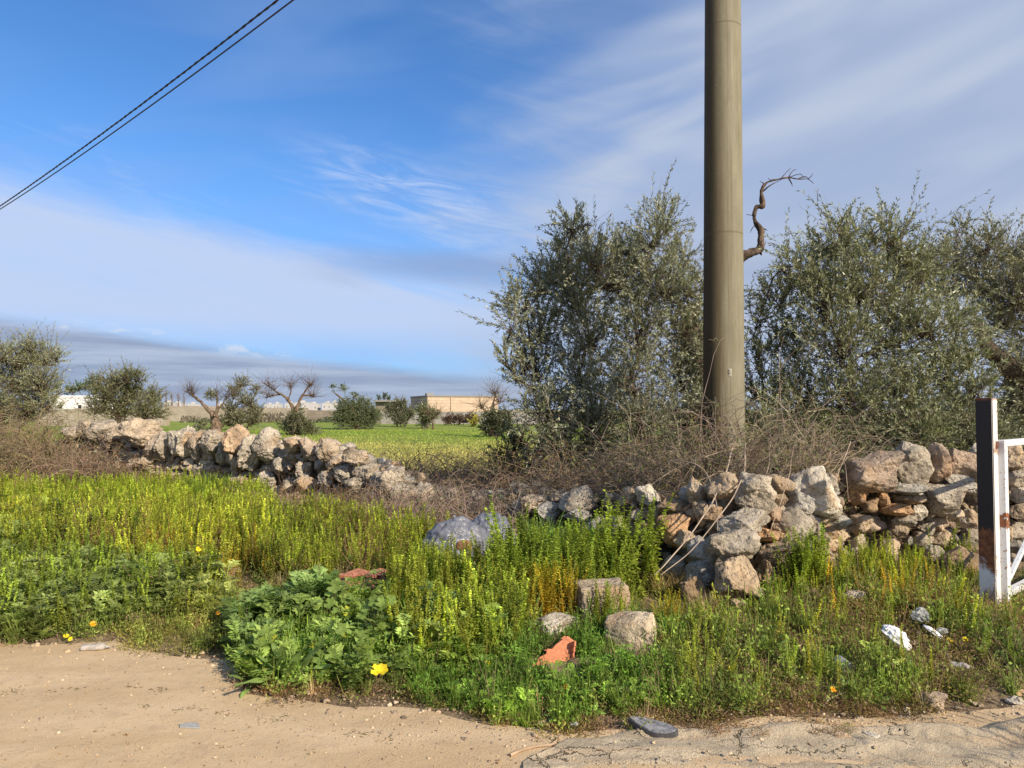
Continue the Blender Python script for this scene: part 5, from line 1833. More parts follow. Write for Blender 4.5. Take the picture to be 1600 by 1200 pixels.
stuff('ground_cover', [
    (P_herb, VERGE, 1300, (.6, 1.3), (.95, .95, .9), .75),
    (P_herb, FRONT, 400, (.7, 1.2), (.8, 1.1, .7), .4),
    (P_herb, MALLOWZ, 260, (1.0, 1.8), (.8, 1.05, .8), .0),
    (P_herb, CENT, 420, (1.0, 1.9), (1.0, 1.05, .8), .2),
    (P_herb, LEFTEDGE, 420, (.6, 1.1), (1.0, 1.0, .9), .4),
    (P_herb, RLOW, 820, (.6, 1.5), (1.05, 1.1, .9), .88),
    (P_herbw, RLOW, 620, (.7, 1.3), (1.1, .9, .8), .7),
    (P_herbw, VERGE, 1100, (.7, 1.3), (1.05, .9, .8), .6),
    (P_herbw, [(640, 1090), (1060, 1100), (1450, 1100), (1560, 1075), (1450, 1135), (1050, 1160), (800, 1175), (640, 1125)], 240, (.5, 1.0), (1.2, .95, .8), .5),
    (P_brown, [(1420, 950), (1640, 945), (1640, 1060), (1500, 1040)], 700, (.7, 1.5), (1.1, 1, .9), .2),
    (P_brown, [(1265, 1150), (1345, 1150), (1345, 1166), (1265, 1165)], 14, (.4, .7), (.8, .7, .6), .2, .1, 1),
    (P_brown, [(1085, 1143), (1215, 1150), (1200, 1166), (1095, 1163)], 16, (.3, .6), (1.1, 1, .9), .2, .1, 1),
    (P_herbw, [(1290, 1150), (1340, 1150), (1340, 1160), (1290, 1160)], 5, (.3, .5), (1, 1, .8), .2, .1, 1),
    (P_brown, [(1050, 1140), (1075, 1143), (1075, 1156), (1050, 1152)], 5, (.3, .5), (1, .9, .8), .2, .1, 1),
    (P_brown, VERGE, 1500, (.7, 1.3), None, .3),
    (P_brown, RLOW, 1000, (.7, 1.4), None, .4),
    (P_brown, [(330, 1050), (640, 1085), (820, 1140), (1060, 1110), (1450, 1095), (1460, 1140), (1050, 1170), (780, 1180), (560, 1125), (350, 1105)], 520, (.5, 1.1), (1.05, 1, .9), .6),
    (P_ros, RLOW, 300, (.4, 1.25), (1.1, 1.1, .9), .7),
    (P_ros, FEA, 60, (.8, 1.2), None, .3),
    (P_ros, FRONT, 60, (.4, .9), (.95, 1.1, .8), .3),
    (P_ros, [(1020, 1020), (1060, 1015), (1065, 1050), (1020, 1050)], 12, (.6, .9), (.9, 1, 1.1), .0),
    (P_ros, [(1510, 985), (1590, 985), (1590, 1020), (1520, 1020)], 24, (.7, 1.1), (.7, .9, .9), .0),
    (P_herbw, [(170, 985), (360, 970), (370, 1075), (300, 1045), (180, 1030)], 260, (.6, 1.2), (1.2, 1, .8), .3),
    (P_dead, [(440, 790), (600, 800), (620, 850), (440, 850)], 260, (.7, 1.2), (.8, .7, .6), .4),
    (P_dead, [(60, 850), (230, 850), (230, 880), (60, 885)], 60, (.9, 1.3), (.9, .8, .7), .2),
    (P_dead, VERGE, 230, (.5, 1.0), None, .5),
    (P_dead, RLOW, 330, (.3, .75), (.9, .8, .8), .5),
    (P_dead, FARPATCH, 420, (.8, 1.2), (.7, .6, .55), .7),
    (P_dead, NEARPATCH, 330, (.8, 1.3), (.8, .7, .6), .6),
    (P_dead, MIDPATCH, 160, (.8, 1.3), (.9, .8, .7), .6),
])
# grass standing on the field
mb = MB()
n = 52000
Yf = 10 + (rp.uniform(size=n) ** 1.7) * 45
Xf = rp.uniform(-.75, .16, n) * Yf
m_ = Yf > wall_line(Xf) + .6
Xf, Yf = Xf[m_], Yf[m_]
n = len(Xf)
B = np.stack([Xf, Yf, gz(Xf, Yf) + .012], -1)
sN = fbm(np.stack([Xf * .12, Yf * .5, 0 * Xf], -1), 3, 91)
yel = np.clip((38 - Yf) / 16, 0, 1) * .9 + np.clip(sN * 1.1, 0, .6)
cc = (1 - np.clip(yel, 0, 1))[:, None] * np.array([.28, .39, .06]) + np.clip(yel, 0, 1)[:, None] * np.array([.62, .55, .17])
V, F = leaves(B, rp.normal(size=(n, 3)) * .5 + np.array([0, 0, 1]), .05 + .035 * rp.uniform(size=n) + Yf * .0006, .008 + Yf * .0007, rnd=rp)
mb.add(V, F, np.repeat(cc * rp.uniform(.7, 1.3, (n, 1)), 4, 0))
tag(mb.build('field_grass', M_leaf), kind='stuff')

# ------------------------------------------------------------------ distinct plants near the road
def place_plant(mb, name, loc, label, cat, group=None, pname='leaves'):
    root = thing(name, tuple(loc), label, cat, group)
    me = mb.mesh(pname, M_leaf)
    o_ = bpy.data.objects.new(pname, me); COL.objects.link(o_); o_.parent = root
    return root


def at(px, py):
    g = G(px, py)
    return np.array([g[0], g[1], float(gz(g[0], g[1]))])


def mallow(seed, n, R_, H, col=(0.185, 0.27, 0.062), rl=(.018, .046)):
    r = np.random.default_rng(seed)
    mb = MB()
    for q in range(n):
        a = r.uniform(0, 6.28); rr = R_ * math.sqrt(r.uniform(0, 1)); z = H * (1 - .75 * (rr / R_) ** 2) * r.uniform(.55, 1.05) + .03
        tip = np.array([math.cos(a) * rr, math.sin(a) * rr, z])
        nrm = np.array([math.cos(a) * .5, math.sin(a) * .5 - .45, .75]) + r.normal(0, .22, 3)
        mallow_leaf(mb, np.array([tip[0] * .4, tip[1] * .4, z * .35]), tip, r.uniform(*rl), nrm, col, r)
    return mb


for n_, (px, py, R_, H, nl, lab) in enumerate([
        (500, 1052, .15, .22, 20, 'low mallow clump at the road edge left of the yellow leaf, nearest the dirt'),
        (530, 1062, .19, .28, 34, 'mallow with big round lobed leaves directly left of the yellow leaf'),
        (590, 1030, .17, .34, 36, 'taller mallow with round lobed leaves behind the yellow leaf'),
        (405, 1060, .14, .26, 22, 'small mallow at the left corner of the green clump by the dirt road'),
        (520, 1005, .24, .34, 44, 'mallow at the top of the green clump in front of the red tile slab'),
        (672, 1008, .12, .34, 18, 'mallow with a few pale leaves among the spires right of the clump')]):
    place_plant(mallow(600 + n_, nl, R_, H), 'mallow_plant', at(px, py), lab, 'mallow')
for n_, (px, py, sc, nl, L, Wd, lab) in enumerate([
        (448, 1072, 1, 24, .36, .060, 'large rosette of long upright wavy leaves at the left of the green clump'),
        (650, 1062, 1, 14, .24, .045, 'rosette of strap leaves right of the mallows'),
        (395, 1075, 1, 12, .17, .036, 'flat rosette of pointed leaves at the front left foot of the clump'),
        (1045, 1055, 1, 14, .11, .026, 'grey green rosette right of the round pale stone'),
        (1560, 1010, 1, 14, .13, .040, 'dark green rosette under the gate post')]):
    r = np.random.default_rng(640 + n_)
    mb = MB()
    V, Fs, Cc, Ms = rosette(r, nl, L, Wd, (0.20, 0.29, 0.085), (.5, 1.35) if n_ in (0, 1) else (.1, .8), 6, .4)
    mb.V.append(V); mb.Cc.append(Cc); mb.n = len(V)
    for F_, M_ in zip(Fs, Ms):
        mb.F.append(F_); mb.M.append(np.full(len(F_), M_, np.int32))
    place_plant(mb, 'broadleaf_plant', at(px, py), lab, 'leafy plant')
for n_, (px, py, sc, lab) in enumerate([(400, 1035, 1.35, 'feathery daisy plant at the left of the green clump beside the dirt'), (440, 1000, 1.9, 'tall feathery daisy plant at the back left of the green clump'),
                                       (500, 985, 1.9, 'feathery daisy plant in front of the red tile slab'), (385, 1000, 1.6, 'feathery plant at the shaded left side of the clump'),
                                       (715, 1020, 1.7, 'bushy feathery plant between the mallows and the yellow spires')]):
    r = np.random.default_rng(660 + n_)
    mb = MB()
    PR = [feathery(r, .22, 16, .15, 8, (0.20, 0.29, 0.09)) for _ in range(3)]
    k = 16
    pts = np.concatenate([r.normal(0, .085, (k, 2)), np.zeros((k, 1))], 1)
    scatter(mb, PR, pts, r.uniform(.6, .95, k) * sc * .75, rnd=r)
    place_plant(mb, 'daisy_plant', at(px, py), lab, 'feathery plant')
# one yellowed mallow leaf
r = np.random.default_rng(7)
mb = MB()
for d_ in ((0, 0), (.035, .01)):
    mallow_leaf(mb, np.array([d_[0], .03, .02]), np.array([d_[0], d_[1] * 1.0, .10]), .030, np.array([.15, -.8, .6]), (0.62, 0.50, 0.02), r)
place_plant(mb, 'yellow_leaf', at(585, 1092) + np.array([0, .02, .05]), 'single bright yellow lobed leaf at the front of the mallow clump', 'leaf')

# flowers: stem, head
def flower_meshes():
    st = MB().add(*tubes(np.array([[[0, 0, 0], [.004, 0, .5], [0, 0, 1.0]]]), .0022, 4), (0.12, 0.18, 0.05)).mesh('stem', M_leaf)
    hd = MB()
    a = np.arange(13) * 2 * math.pi / 13
    D = np.stack([np.cos(a), np.sin(a), np.full(13, .25)], -1)
    V, F = leaves(D * .003, D, .016, .008, S=np.stack([-np.sin(a), np.cos(a), 0 * a], -1), fold=0)
    hd.add(V, F, (1, 1, 1))
    V, F = ICO2
    hd.add(V * np.array([.006, .006, .0035]) + np.array([0, 0, .003]), F, (0.85, 0.65, 0.6))
    return st, hd.mesh('flower_head', M_leaf)


st_me, hd_me = flower_meshes()
def petal_mat(name, col):
    m, nt, out = new_mat(name)
    principled(nt, out, nt.mix(1.0, attr(nt), col, 'MULTIPLY'), 0.5, 0.2)
    return m
M_pet = {'orange': petal_mat('orange_petal', (0.85, 0.36, 0.01)), 'yellow': petal_mat('yellow_petal', (0.85, 0.68, 0.02)), 'cream': petal_mat('cream_petal', (0.80, 0.78, 0.40))}
HD = {}
for k_, m_ in M_pet.items():
    c_ = hd_me.copy(); c_.materials.clear(); c_.materials.append(m_); c_.name = 'flower_head'; HD[k_] = c_
FL = [(310, 858, 'yellow', 1.5, 905, 'big yellow daisy flower standing alone before the lime weeds'), (145, 975, 'orange', 1.2, 1000, 'orange flower, upper one of the pair above the left road edge'),
      (103, 998, 'yellow', 1.0, 1008, 'yellow flower low at the left road edge'), (110, 1006, 'yellow', .9, 1012, 'lowest yellow flower at the left road edge'), (558, 812, 'orange', 1.0, 850, 'orange flower highest among the middle weeds'),
      (520, 833, 'yellow', .9, 860, 'yellow flower in the middle weeds left of the bag'), (577, 845, 'orange', 1.1, 870, 'orange flower in the middle weeds'), (625, 828, 'orange', 1.1, 865, 'orange flower above and left of the plastic bags'),
      (637, 847, 'orange', 1.4, 880, 'large orange flower left of the plastic bags'), (656, 864, 'yellow', 1.0, 900, 'yellow flower touching the left of the plastic bag'), (619, 898, 'yellow', 1.1, 930, 'yellow flower above the red tile slab'),
      (648, 905, 'yellow', .9, 935, 'yellow flower right of the red tile slab'), (757, 884, 'orange', 1.0, 930, 'orange flower in front of the right plastic bag'), (658, 820, 'cream', 1.0, 855, 'cream flower above the plastic bags'),
      (607, 821, 'cream', .9, 855, 'cream flower in the middle weeds'), (545, 818, 'cream', .9, 850, 'cream flower left among the middle weeds'), (717, 832, 'yellow', .9, 870, 'yellow flower behind the bags'), (705, 818, 'cream', .8, 850, 'cream flower behind the bags'),
      (408, 984, 'yellow', 1.1, 1020, 'yellow flower at the left of the mallow clump'), (762, 1036, 'yellow', .9, 1062, 'yellow flower low before the yellow spires'), (709, 1077, 'yellow', .9, 1092, 'yellow flower near the dirt edge'),
      (884, 1078, 'orange', 1.0, 1092, 'orange flower below the red tile shard'), (1302, 1088, 'orange', 1.0, 1100, 'orange flower at the road edge below the plastic cup'), (1347, 1034, 'yellow', .9, 1052, 'yellow flower left of the white crumpled bag'),
      (1485, 1007, 'yellow', 1.2, 1030, 'yellow flower right of the crumpled clear plastic'), (1509, 1008, 'yellow', 1.0, 1030, 'yellow flower further right of the clear plastic'), (1142, 1054, 'yellow', .9, 1070, 'yellow flower below the wall corner'),
      (48, 904, 'cream', .8, 930, 'pale flower in the feathery weeds at left'), (340, 958, 'orange', 1.0, 985, 'orange flower at the right end of the feathery weeds')]
for n_, (px, py, kind, sc, pb, lab) in enumerate(FL):
    b = at(px, pb)
    tz = W(px, py, b[1])[2]
    h = max(tz - b[2], .05)
    root = thing('daisy_flower', tuple(b), lab, 'flower', 'yellow and orange flowers among the weeds')
    s_ = bpy.data.objects.new('stem', st_me); COL.objects.link(s_); s_.parent = root; s_.scale = (1, 1, h)
    d_ = bpy.data.objects.new('flower_head', HD[kind]); COL.objects.link(d_); d_.parent = root
    d_.location = (0, 0, h); d_.scale = (sc * 1.08,) * 3; d_.rotation_euler = (R(rp.uniform(25, 60)), 0, R(rp.uniform(-30, 40)))
print('part4 ok')
# ------------------------------------------------------------------ loose stones
def stone_at(px, pyb, wp, hp, lab, tint, seed, rot=(0, 0, 0), depth=.9, cat='stone', lift=0.0, big=None):
    g = at(px, pyb)
    w_, h_ = wp / FPX * g[1] * 1.1, hp / FPX * g[1] * 1.1
    g[1] += w_ * depth * .4
    o_ = put_stone(seed, g + np.array([0, 0, h_ * .42 + lift]), (w_, w_ * depth, h_), rot, tint)
    o_.name = 'stone'
    tag(o_, lab, cat)
    return o_


# squared block: a worn cuboid
def worn_box(sx, sy, sz, seed, rough=.05, round_=.12):
    V, F = ICO5
    P = V / np.abs(V).max(1, keepdims=True)
    P = P * (1 - round_) + V * round_ * 1.2
    q = P * 2.2 + seed
    P = P + unit(V) * (rough * fbm(q, 3, seed)[:, None] + rough * .35 * fbm(q * 4, 2, seed + 2)[:, None])
    return P * np.array([sx, sy, sz]) / 2, F


g = at(943, 985); g[1] += .13
o = MB().add(*worn_box(.37, .28, .27, 3)).build('stone_block', M_stone)
o.location = g + np.array([0, 0, .12]); o.rotation_euler = (0, R(-1.5), R(8)); o.color = (1.0, .9, .78, 1)
tag(o, 'squared lichen-stained stone block half hidden by yellow spires', 'stone block')
g = at(990, 1034); g[1] += .10
V, F = worn_box(.31, .21, .21, 8, .06, .42)
V[:, 0] *= 1
o = MB().add(V, F).build('stone', M_stone)
o.location = g + np.array([0, 0, .09]); o.rotation_euler = (R(5), R(-8), R(-28)); o.color = (1.25, 1.15, .98, 1)
tag(o, 'rounded pale stone with a dark left face, in front of the squared block', 'stone')
stone_at(868, 1012, 74, 32, 'pale flat stone left of the squared block and behind the red shard', 'white', 3)
stone_at(1157, 972, 22, 26, 'small stone in the grass below the wall corner', 'tan', 4)
stone_at(966, 1058, 16, 12, 'tiny white pebble stone below the rounded pale stone', 'white', 5)
stone_at(1068, 1075, 32, 20, 'tan stone in low grass right of the grey green rosette', 'tan', 6)
stone_at(1466, 1112, 36, 24, 'pinkish stone at the verge corner above the pavement', 'pink', 7)
stone_at(1163, 1108, 15, 11, 'small cream stone at the pavement edge below the weeds', 'white', 8)
stone_at(1318, 1170, 30, 20, 'broken stone lying on the cracked pavement, left of its twin', 'tan', 9)
stone_at(1366, 1168, 30, 16, 'flat stone lying on the cracked pavement, right of its twin', 'white', 10)
stone_at(1293, 1170, 14, 11, 'small round stone left of the two stones on the pavement', 'pink', 11)
stone_at(1575, 985, 18, 18, 'small pink stone on bare soil right below the gate', 'pink', 12)
stone_at(1338, 965, 34, 22, 'pale stone in the weeds below the right wall', 'white', 13)
stone_at(1366, 935, 34, 20, 'tan stone among yellow weeds under the right wall', 'tan', 14)
stone_at(1500, 968, 14, 12, 'small stone on soil left of the gate post', 'tan', 15)
stone_at(1592, 1106, 26, 12, 'white flat stone at the right edge on the sandy verge', 'white', 2)
stone_at(8, 955, 30, 24, 'pale stone at the left edge among feathery weeds', 'tan', 1)
stone_at(200, 985, 66, 14, 'flat stone slab under the feathery weeds near the left road edge', 'tan', 0)
stone_at(820, 905, 44, 20, 'pale stone behind the tall green weeds', 'tan', 3)
stone_at(355, 912, 30, 14, 'small pale stone between lime weeds and feathery weeds', 'tan', 4)

# pebbles and grit on the road and verge edge
r = np.random.default_rng(900)
mb = MB()
def peb(P, smin, smax, cols):
    n = len(P)
    for k_ in range(8):
        I = np.arange(k_, n, 8)
        V, F = ROCKS_T[k_]
        s = (smin + (smax - smin) * r.uniform(size=len(I)) ** 3)[:, None, None]
        a = r.uniform(0, 6.28, len(I))
        ca, sa = np.cos(a)[:, None], np.sin(a)[:, None]
        Q = np.stack([V[None, :, 0] * ca - V[None, :, 1] * sa, V[None, :, 0] * sa + V[None, :, 1] * ca, np.broadcast_to(V[None, :, 2] * .6, (len(I), len(V)))], -1) * s
        Q = Q + P[I][:, None] + np.array([0, 0, .002])
        cc = np.array(cols)[r.integers(0, len(cols), len(I))] * r.uniform(.7, 1.2, (len(I), 1))
        mb.add(Q.reshape(-1, 3), (F[None] + (np.arange(len(I)) * len(V))[:, None, None]).reshape(-1, 3), np.repeat(cc, len(V), 0))


def road_pts(n, y0, y1):
    y = r.uniform(y0, y1, n); x = r.uniform(-.80, .80, n) * y
    k_ = y < road_edge(x) + .1
    x, y = x[k_], y[k_]
    return np.stack([x, y, gz(x, y) + .013], -1)


peb(road_pts(5200, 2.7, 5.3), .002, .008, [(1.5, 1.3, 1.05), (1.3, 1.1, .85), (1.6, 1.45, 1.2)])
xe = r.uniform(-5.5, 3.6, 700); ye = road_edge(xe) + r.normal(0, .10, 700)
peb(np.stack([xe, ye, gz(xe, ye) + .01], -1), .004, .022, [(1.5, 1.3, 1.05), (1.2, 1.0, .8), (1.0, .85, .7)])
xe = r.uniform(.4, 2.9, 260); ye = r.uniform(3.2, 3.85, 260)
peb(np.stack([xe, ye, gz(xe, ye) + .035], -1), .002, .010, [(1.5, 1.35, 1.1), (1.3, 1.15, .95)])
P = sample(RLOW, 320, r)
peb(P + np.array([0, 0, .01]), .006, .03, [(1.4, 1.2, 1.0), (1.1, .95, .8)])
tag(mb.build('gravel', M_stone), kind='stuff')

# dead leaf bits and straw on the road
mb = MB()
P = road_pts(200, 2.8, 5.2)
V, F = leaves(P, r.normal(size=(len(P), 3)) * np.array([1, 1, .05]), r.uniform(.008, .03, len(P)), r.uniform(.002, .007, len(P)), S=r.normal(size=(len(P), 3)) * np.array([1, 1, .1]), fold=.1)
mb.add(V, F, np.repeat(np.array([.16, .11, .06]) * r.uniform(.5, 1.6, (len(P), 1)), 4, 0))
for (cx, cy, n_, s_) in [(20, 1085, 26, .03), (85, 1082, 12, .03), (122, 1079, 10, .03), (250, 1083, 26, .035), (205, 1078, 12, .03), (350, 1118, 16, .03), (300, 1112, 20, .05), (228, 1108, 12, .03), (430, 1127, 26, .04), (560, 1150, 20, .04), (600, 1160, 14, .04), (350, 1173, 10, .02), (490, 1182, 8, .02)]:
    g = at(cx, cy)
    Q = np.stack([g[0] + r.normal(0, s_, n_), g[1] + r.normal(0, s_ * .6, n_), np.full(n_, gz(g[0], g[1]) + .016)], -1)
    V, F = leaves(Q, r.normal(size=(n_, 3)) * np.array([1, .6, .1]), r.uniform(.01, .035, n_), .004, rnd=r, fold=.1)
    mb.add(V, F, np.repeat(np.array([.17, .14, .07]) * r.uniform(.6, 1.4, (n_, 1)), 4, 0))
tag(mb.build('dead_leaf_litter', M_dry), kind='stuff')

# ------------------------------------------------------------------ litter
def plastic(name, col, alpha=.7, rough=.25):
    m, nt, out = new_mat(name)
    p = pos(nt)
    n_ = nt.noise(p, 18, 5, .6, .8)
    b_ = nt.node('ShaderNodeBsdfPrincipled', {'Base Color': (*col, 1), 'Roughness': rough, 'Specular IOR Level': .6})
    bm_ = nt.bump(n_, .9, .02)
    nt.l.new(bm_.s, b_.inputs['Normal'])
    t = nt.node('ShaderNodeBsdfTransparent', {'Color': (.92, .93, .95, 1)})
    mx = nt.node('ShaderNodeMixShader', {0: nt.smooth(n_, .2, .8) * .3 + (alpha - .15)})
    nt.l.new(t.outputs[0], mx.inputs[1]); nt.l.new(b_.outputs[0], mx.inputs[2])
    nt.l.new(mx.outputs[0], out.inputs[0])
    return m


M_bag = plastic('grey_film', (0.19, 0.20, 0.24), .82, .25)
M_clear = plastic('clear_film', (0.66, 0.67, 0.66), .42, .15)
M_white = plain('white_film', (0.80, 0.80, 0.82), .45, nscale=30, nvar=.08, bumps=.5)


def crumple(seed, sx, sy, sz, amp=.16, fr=2.2):
    V, F = ICO5
    q = V * fr + seed
    ridge = 1 - np.abs(fbm(q, 4, seed)) * 1.6
    P = V * (1 + amp * ridge + amp * .5 * fbm(q * 3, 3, seed + 1))[:, None]
    P[:, 2] = np.maximum(P[:, 2], -.55)
    return P * np.array([sx, sy, sz]) / 2, F


for (px, pyb, sx, sz, seed, lab, dy, rot) in [(712, 903, .60, .50, 5, 'grey plastic bag full of rubbish, front left one of the pair in the weeds', 0, 10),
                                             (765, 893, .46, .50, 9, 'bluish plastic bag bulging behind the front bag', .12, -20)]:
    g = at(px, pyb)
    root = thing('plastic_bag', tuple(g + np.array([0, .15 + dy, 0])), lab, 'plastic bag', 'plastic bags in the weeds')
    V, F = crumple(seed, sx * 1.05, .38, sz * 1.2, .15, 2.0)
    V[:, 2] += sz * .32
    me = MB().add(V, F).mesh('film', M_bag)
    o_ = bpy.data.objects.new('film', me); COL.objects.link(o_); o_.parent = root; o_.rotation_euler = (0, 0, R(rot))
    if seed == 5:
        path = smooth_path([(.02, 0, sz * .72), (-.02, 0, sz * .86), (.01, 0, sz * .92), (-.03, .01, sz * 1.05)], 6)
        V, F = ribbon(path, np.linspace(.07, .02, len(path)), np.array([1, .2, 0]), .3)
        o_ = MB().add(V, F).build('twisted_neck', M_bag, root)
        V, F = crumple(12, .12, .03, .10, .3, 3.0)
        o_ = MB().add(V, F, (0.30, 0.16, 0.09)).build('rubbish', M_dry, root); o_.location = (.08, -.19, .26)

M_terra = plain('terracotta', (0.50, 0.19, 0.10), .85, nscale=35, nvar=.18, bumps=.4, spec=.2)
# curved fragment of a hollow brick
g = at(868, 1052); g[1] += .05
root = thing('brick_fragment', tuple(g), 'broken orange terracotta hollow brick shard with ribbed end', 'brick fragment')
root.scale = (1.2, 1.2, 1.0)
out = [(-.17, -.045), (-.05, -.045), (.06, -.005), (.11, .03), (.125, .11), (.09, .145), (.06, .125), (.02, .10), (-.005, .075), (-.03, .08), (-.04, .05), (-.08, .035), (-.10, .005), (-.16, -.012)]


def slab(outline, th, rot=0, rag=0.0, r=None):
    """jagged plate standing in x-z with thickness th along y"""
    P = np.array(outline, float)
    n = len(P)
    V = np.concatenate([np.stack([P[:, 0], np.zeros(n), P[:, 1]], -1), np.stack([P[:, 0], np.full(n, th), P[:, 1]], -1)])
    bm = bmesh.new()
    vs = [bm.verts.new(v_) for v_ in V]
    bm.faces.new(vs[:n]); bm.faces.new(vs[n:][::-1])
    for i_ in range(n):
        j_ = (i_ + 1) % n
        bm.faces.new([vs[j_], vs[i_], vs[n + i_], vs[n + j_]])
    bmesh.ops.recalc_face_normals(bm, faces=bm.faces)
    bmesh.ops.bevel(bm, geom=[e for e in bm.edges], offset=min(.003, th * .2), segments=1, affect='EDGES')
    return bm


def bm_obj(bm, name, mat, parent=None, loc=(0, 0, 0), rot=(0, 0, 0)):
    me = bpy.data.meshes.new(name); bm.to_mesh(me); bm.free(); me.materials.append(mat)
    o_ = bpy.data.objects.new(name, me); COL.objects.link(o_); o_.parent = parent; o_.location = loc; o_.rotation_euler = rot
    return o_


bm_obj(slab(out, .012), 'face', M_terra, root, (0, 0, .01), (R(-28), R(0), R(14)))
bm_obj(slab([(-.04, .06), (.0, .07), (.05, .105), (.09, .14), (.115, .10), (.10, .05), (.04, .03)], .010), 'back_wall', M_terra, root, (-.01, .055, .0), (R(-28), 0, R(14)))
for q in range(3):
    V, F = box(0, .028, 0, .009, .05, .030)
    o_ = MB().add(V, F).build('rib', M_terra, root, False); o_.location = (.098 + q * .004, .012, .05 + q * .034); o_.rotation_euler = (R(-28), R(14), R(14))
# slab of red tile lying behind the mallows
g = at(568, 937); g[2] += .12
root = thing('broken_tile', tuple(g), 'reddish broken tile slab lying on rubble behind the mallow clump', 'tile fragment')
r7 = np.random.default_rng(4)
ol = [(-.27, -.03), (-.12, -.05), (.05, -.045), (.2, -.04), (.28, -.01), (.25, .04), (.12, .06), (.02, .045), (-.08, .06), (-.2, .03)]
M_tile = plain('weathered_tile', (0.36, 0.15, 0.09), .9, nscale=25, nvar=.35, bumps=.6)
bm_obj(slab([(a * 1.0, b_ * 3.2) for a, b_ in ol], .03), 'slab', M_tile, root, (0, .0, 0), (R(-72), 0, R(2)))
for q in range(4):
    V, F = box(0, 0, 0, .16, .045, .02)
    o_ = MB().add(V, F).build('chip', M_tile, root, False); o_.location = (-.12 + q * .1, -.03 + .04 * (q % 2), .04); o_.rotation_euler = (.3, .1 * q, q * .5)
mb = MB()
V, F = worn_box(.5, .3, .2, 31, .08, .5)
V[:, 2] -= .12
mb.add(V, F)
o_ = mb.build('rubble', M_stone, root); o_.location = (0, .08, 0)

# shoe sole
M_sole = plain('black_rubber', (0.07, 0.07, 0.075), .6, nscale=50, nvar=.3, bumps=.4)
M_sole_top = plain('grey_insole', (0.20, 0.20, 0.21), .9, nscale=40, nvar=.35, bumps=.5)
t = np.linspace(0, 2 * math.pi, 40, endpoint=False)
xl = .13 * np.cos(t)
wl = .045 * np.sin(t) * (1 - .22 * np.cos(2 * t)) * (1 + .22 * np.cos(t)) - .010 * np.sin(t * 1 + 1.2) * np.sin(t) ** 2
def sole(th, s, zoff):
    bm = bmesh.new()
    fz = lambda x: .008 * (x / .13) ** 2 + .006 * np.clip(-x / .13, 0, 1)
    lo = [bm.verts.new((a * s, b_ * s, fz(a) + zoff)) for a, b_ in zip(xl, wl)]
    hi = [bm.verts.new((a * s * .98, b_ * s * .96, fz(a) + zoff + th)) for a, b_ in zip(xl, wl)]
    md = [bm.verts.new((a * s * .5, b_ * s * .5, fz(a * .5) + zoff + th - .003)) for a, b_ in zip(xl, wl)]
    n = len(lo)
    bm.faces.new(lo[::-1])
    c_ = bm.verts.new((0, 0, zoff + th - .004))
    for i_ in range(n):
        j_ = (i_ + 1) % n
        bm.faces.new((lo[i_], lo[j_], hi[j_], hi[i_])); bm.faces.new((hi[i_], hi[j_], md[j_], md[i_])); bm.faces.new((md[i_], md[j_], c_))
    return bm


g = at(1020, 1150)
root = thing('shoe_sole', (g[0], g[1], float(gz(g[0], g[1])) + .03), 'worn black rubber shoe sole lying at the edge of the cracked pavement', 'shoe sole')
root.rotation_euler = (R(10), R(3), R(-26))
bm_obj(sole(.024, .98, 0), 'outsole', M_sole, root)
bm_obj(sole(.006, .90, .024), 'insole', M_sole_top, root)

# stick
for (pts, r0, lab, z0, col) in [([(797, 1188), (815, 1180), (838, 1174), (858, 1172), (872, 1168)], .009, 'pale forked stick lying where the dirt road meets the pavement', .02, (.42, .30, .2)),
                                ([(1291, 1110), (1310, 1102), (1333, 1094)], .004, 'short thin pale twig at the verge edge below the plastic cup', .03, (.5, .42, .32)),
                                ([(1130, 1133), (1140, 1127)], .003, 'tiny dark twig at the upper pavement edge', .05, (.2, .15, .1))]:
    Q = []
    for a, b_ in pts:
        q = at(a, b_); Q.append(q + np.array([0, 0, z0]))
    mb = MB()
    P = smooth_path(Q, 6)
    mb.add(*knobbly(P, r0 * (1 - .4 * np.linspace(0, 1, len(P))), 7, .12, 5), col)
    if r0 > .008:
        q = at(868, 1170) ; q2 = at(876, 1160)
        mb.add(*tubes(np.array([[P[-6], (P[-6] + q2) / 2 + [0, 0, .01], q2 + [0, 0, .03]]]), np.array([.005, .004, .002]), 5), col)
    o_ = mb.build('stick', M_dry); tag(o_, lab, 'stick')

# bottles and film
def lathe(prof, m=28):
    prof = np.array(prof)
    a = np.linspace(0, 2 * math.pi, m, endpoint=False)
    V = np.stack([np.broadcast_to(prof[:, :1], (len(prof), m)), prof[:, 1:] * np.cos(a), prof[:, 1:] * np.sin(a)], -1).reshape(-1, 3)
    i, j = np.meshgrid(np.arange(len(prof) - 1), np.arange(m), indexing='ij')
    F = np.stack([i * m + j, i * m + (j + 1) % m, (i + 1) * m + (j + 1) % m, (i + 1) * m + j], -1).reshape(-1, 4)
    return V, F


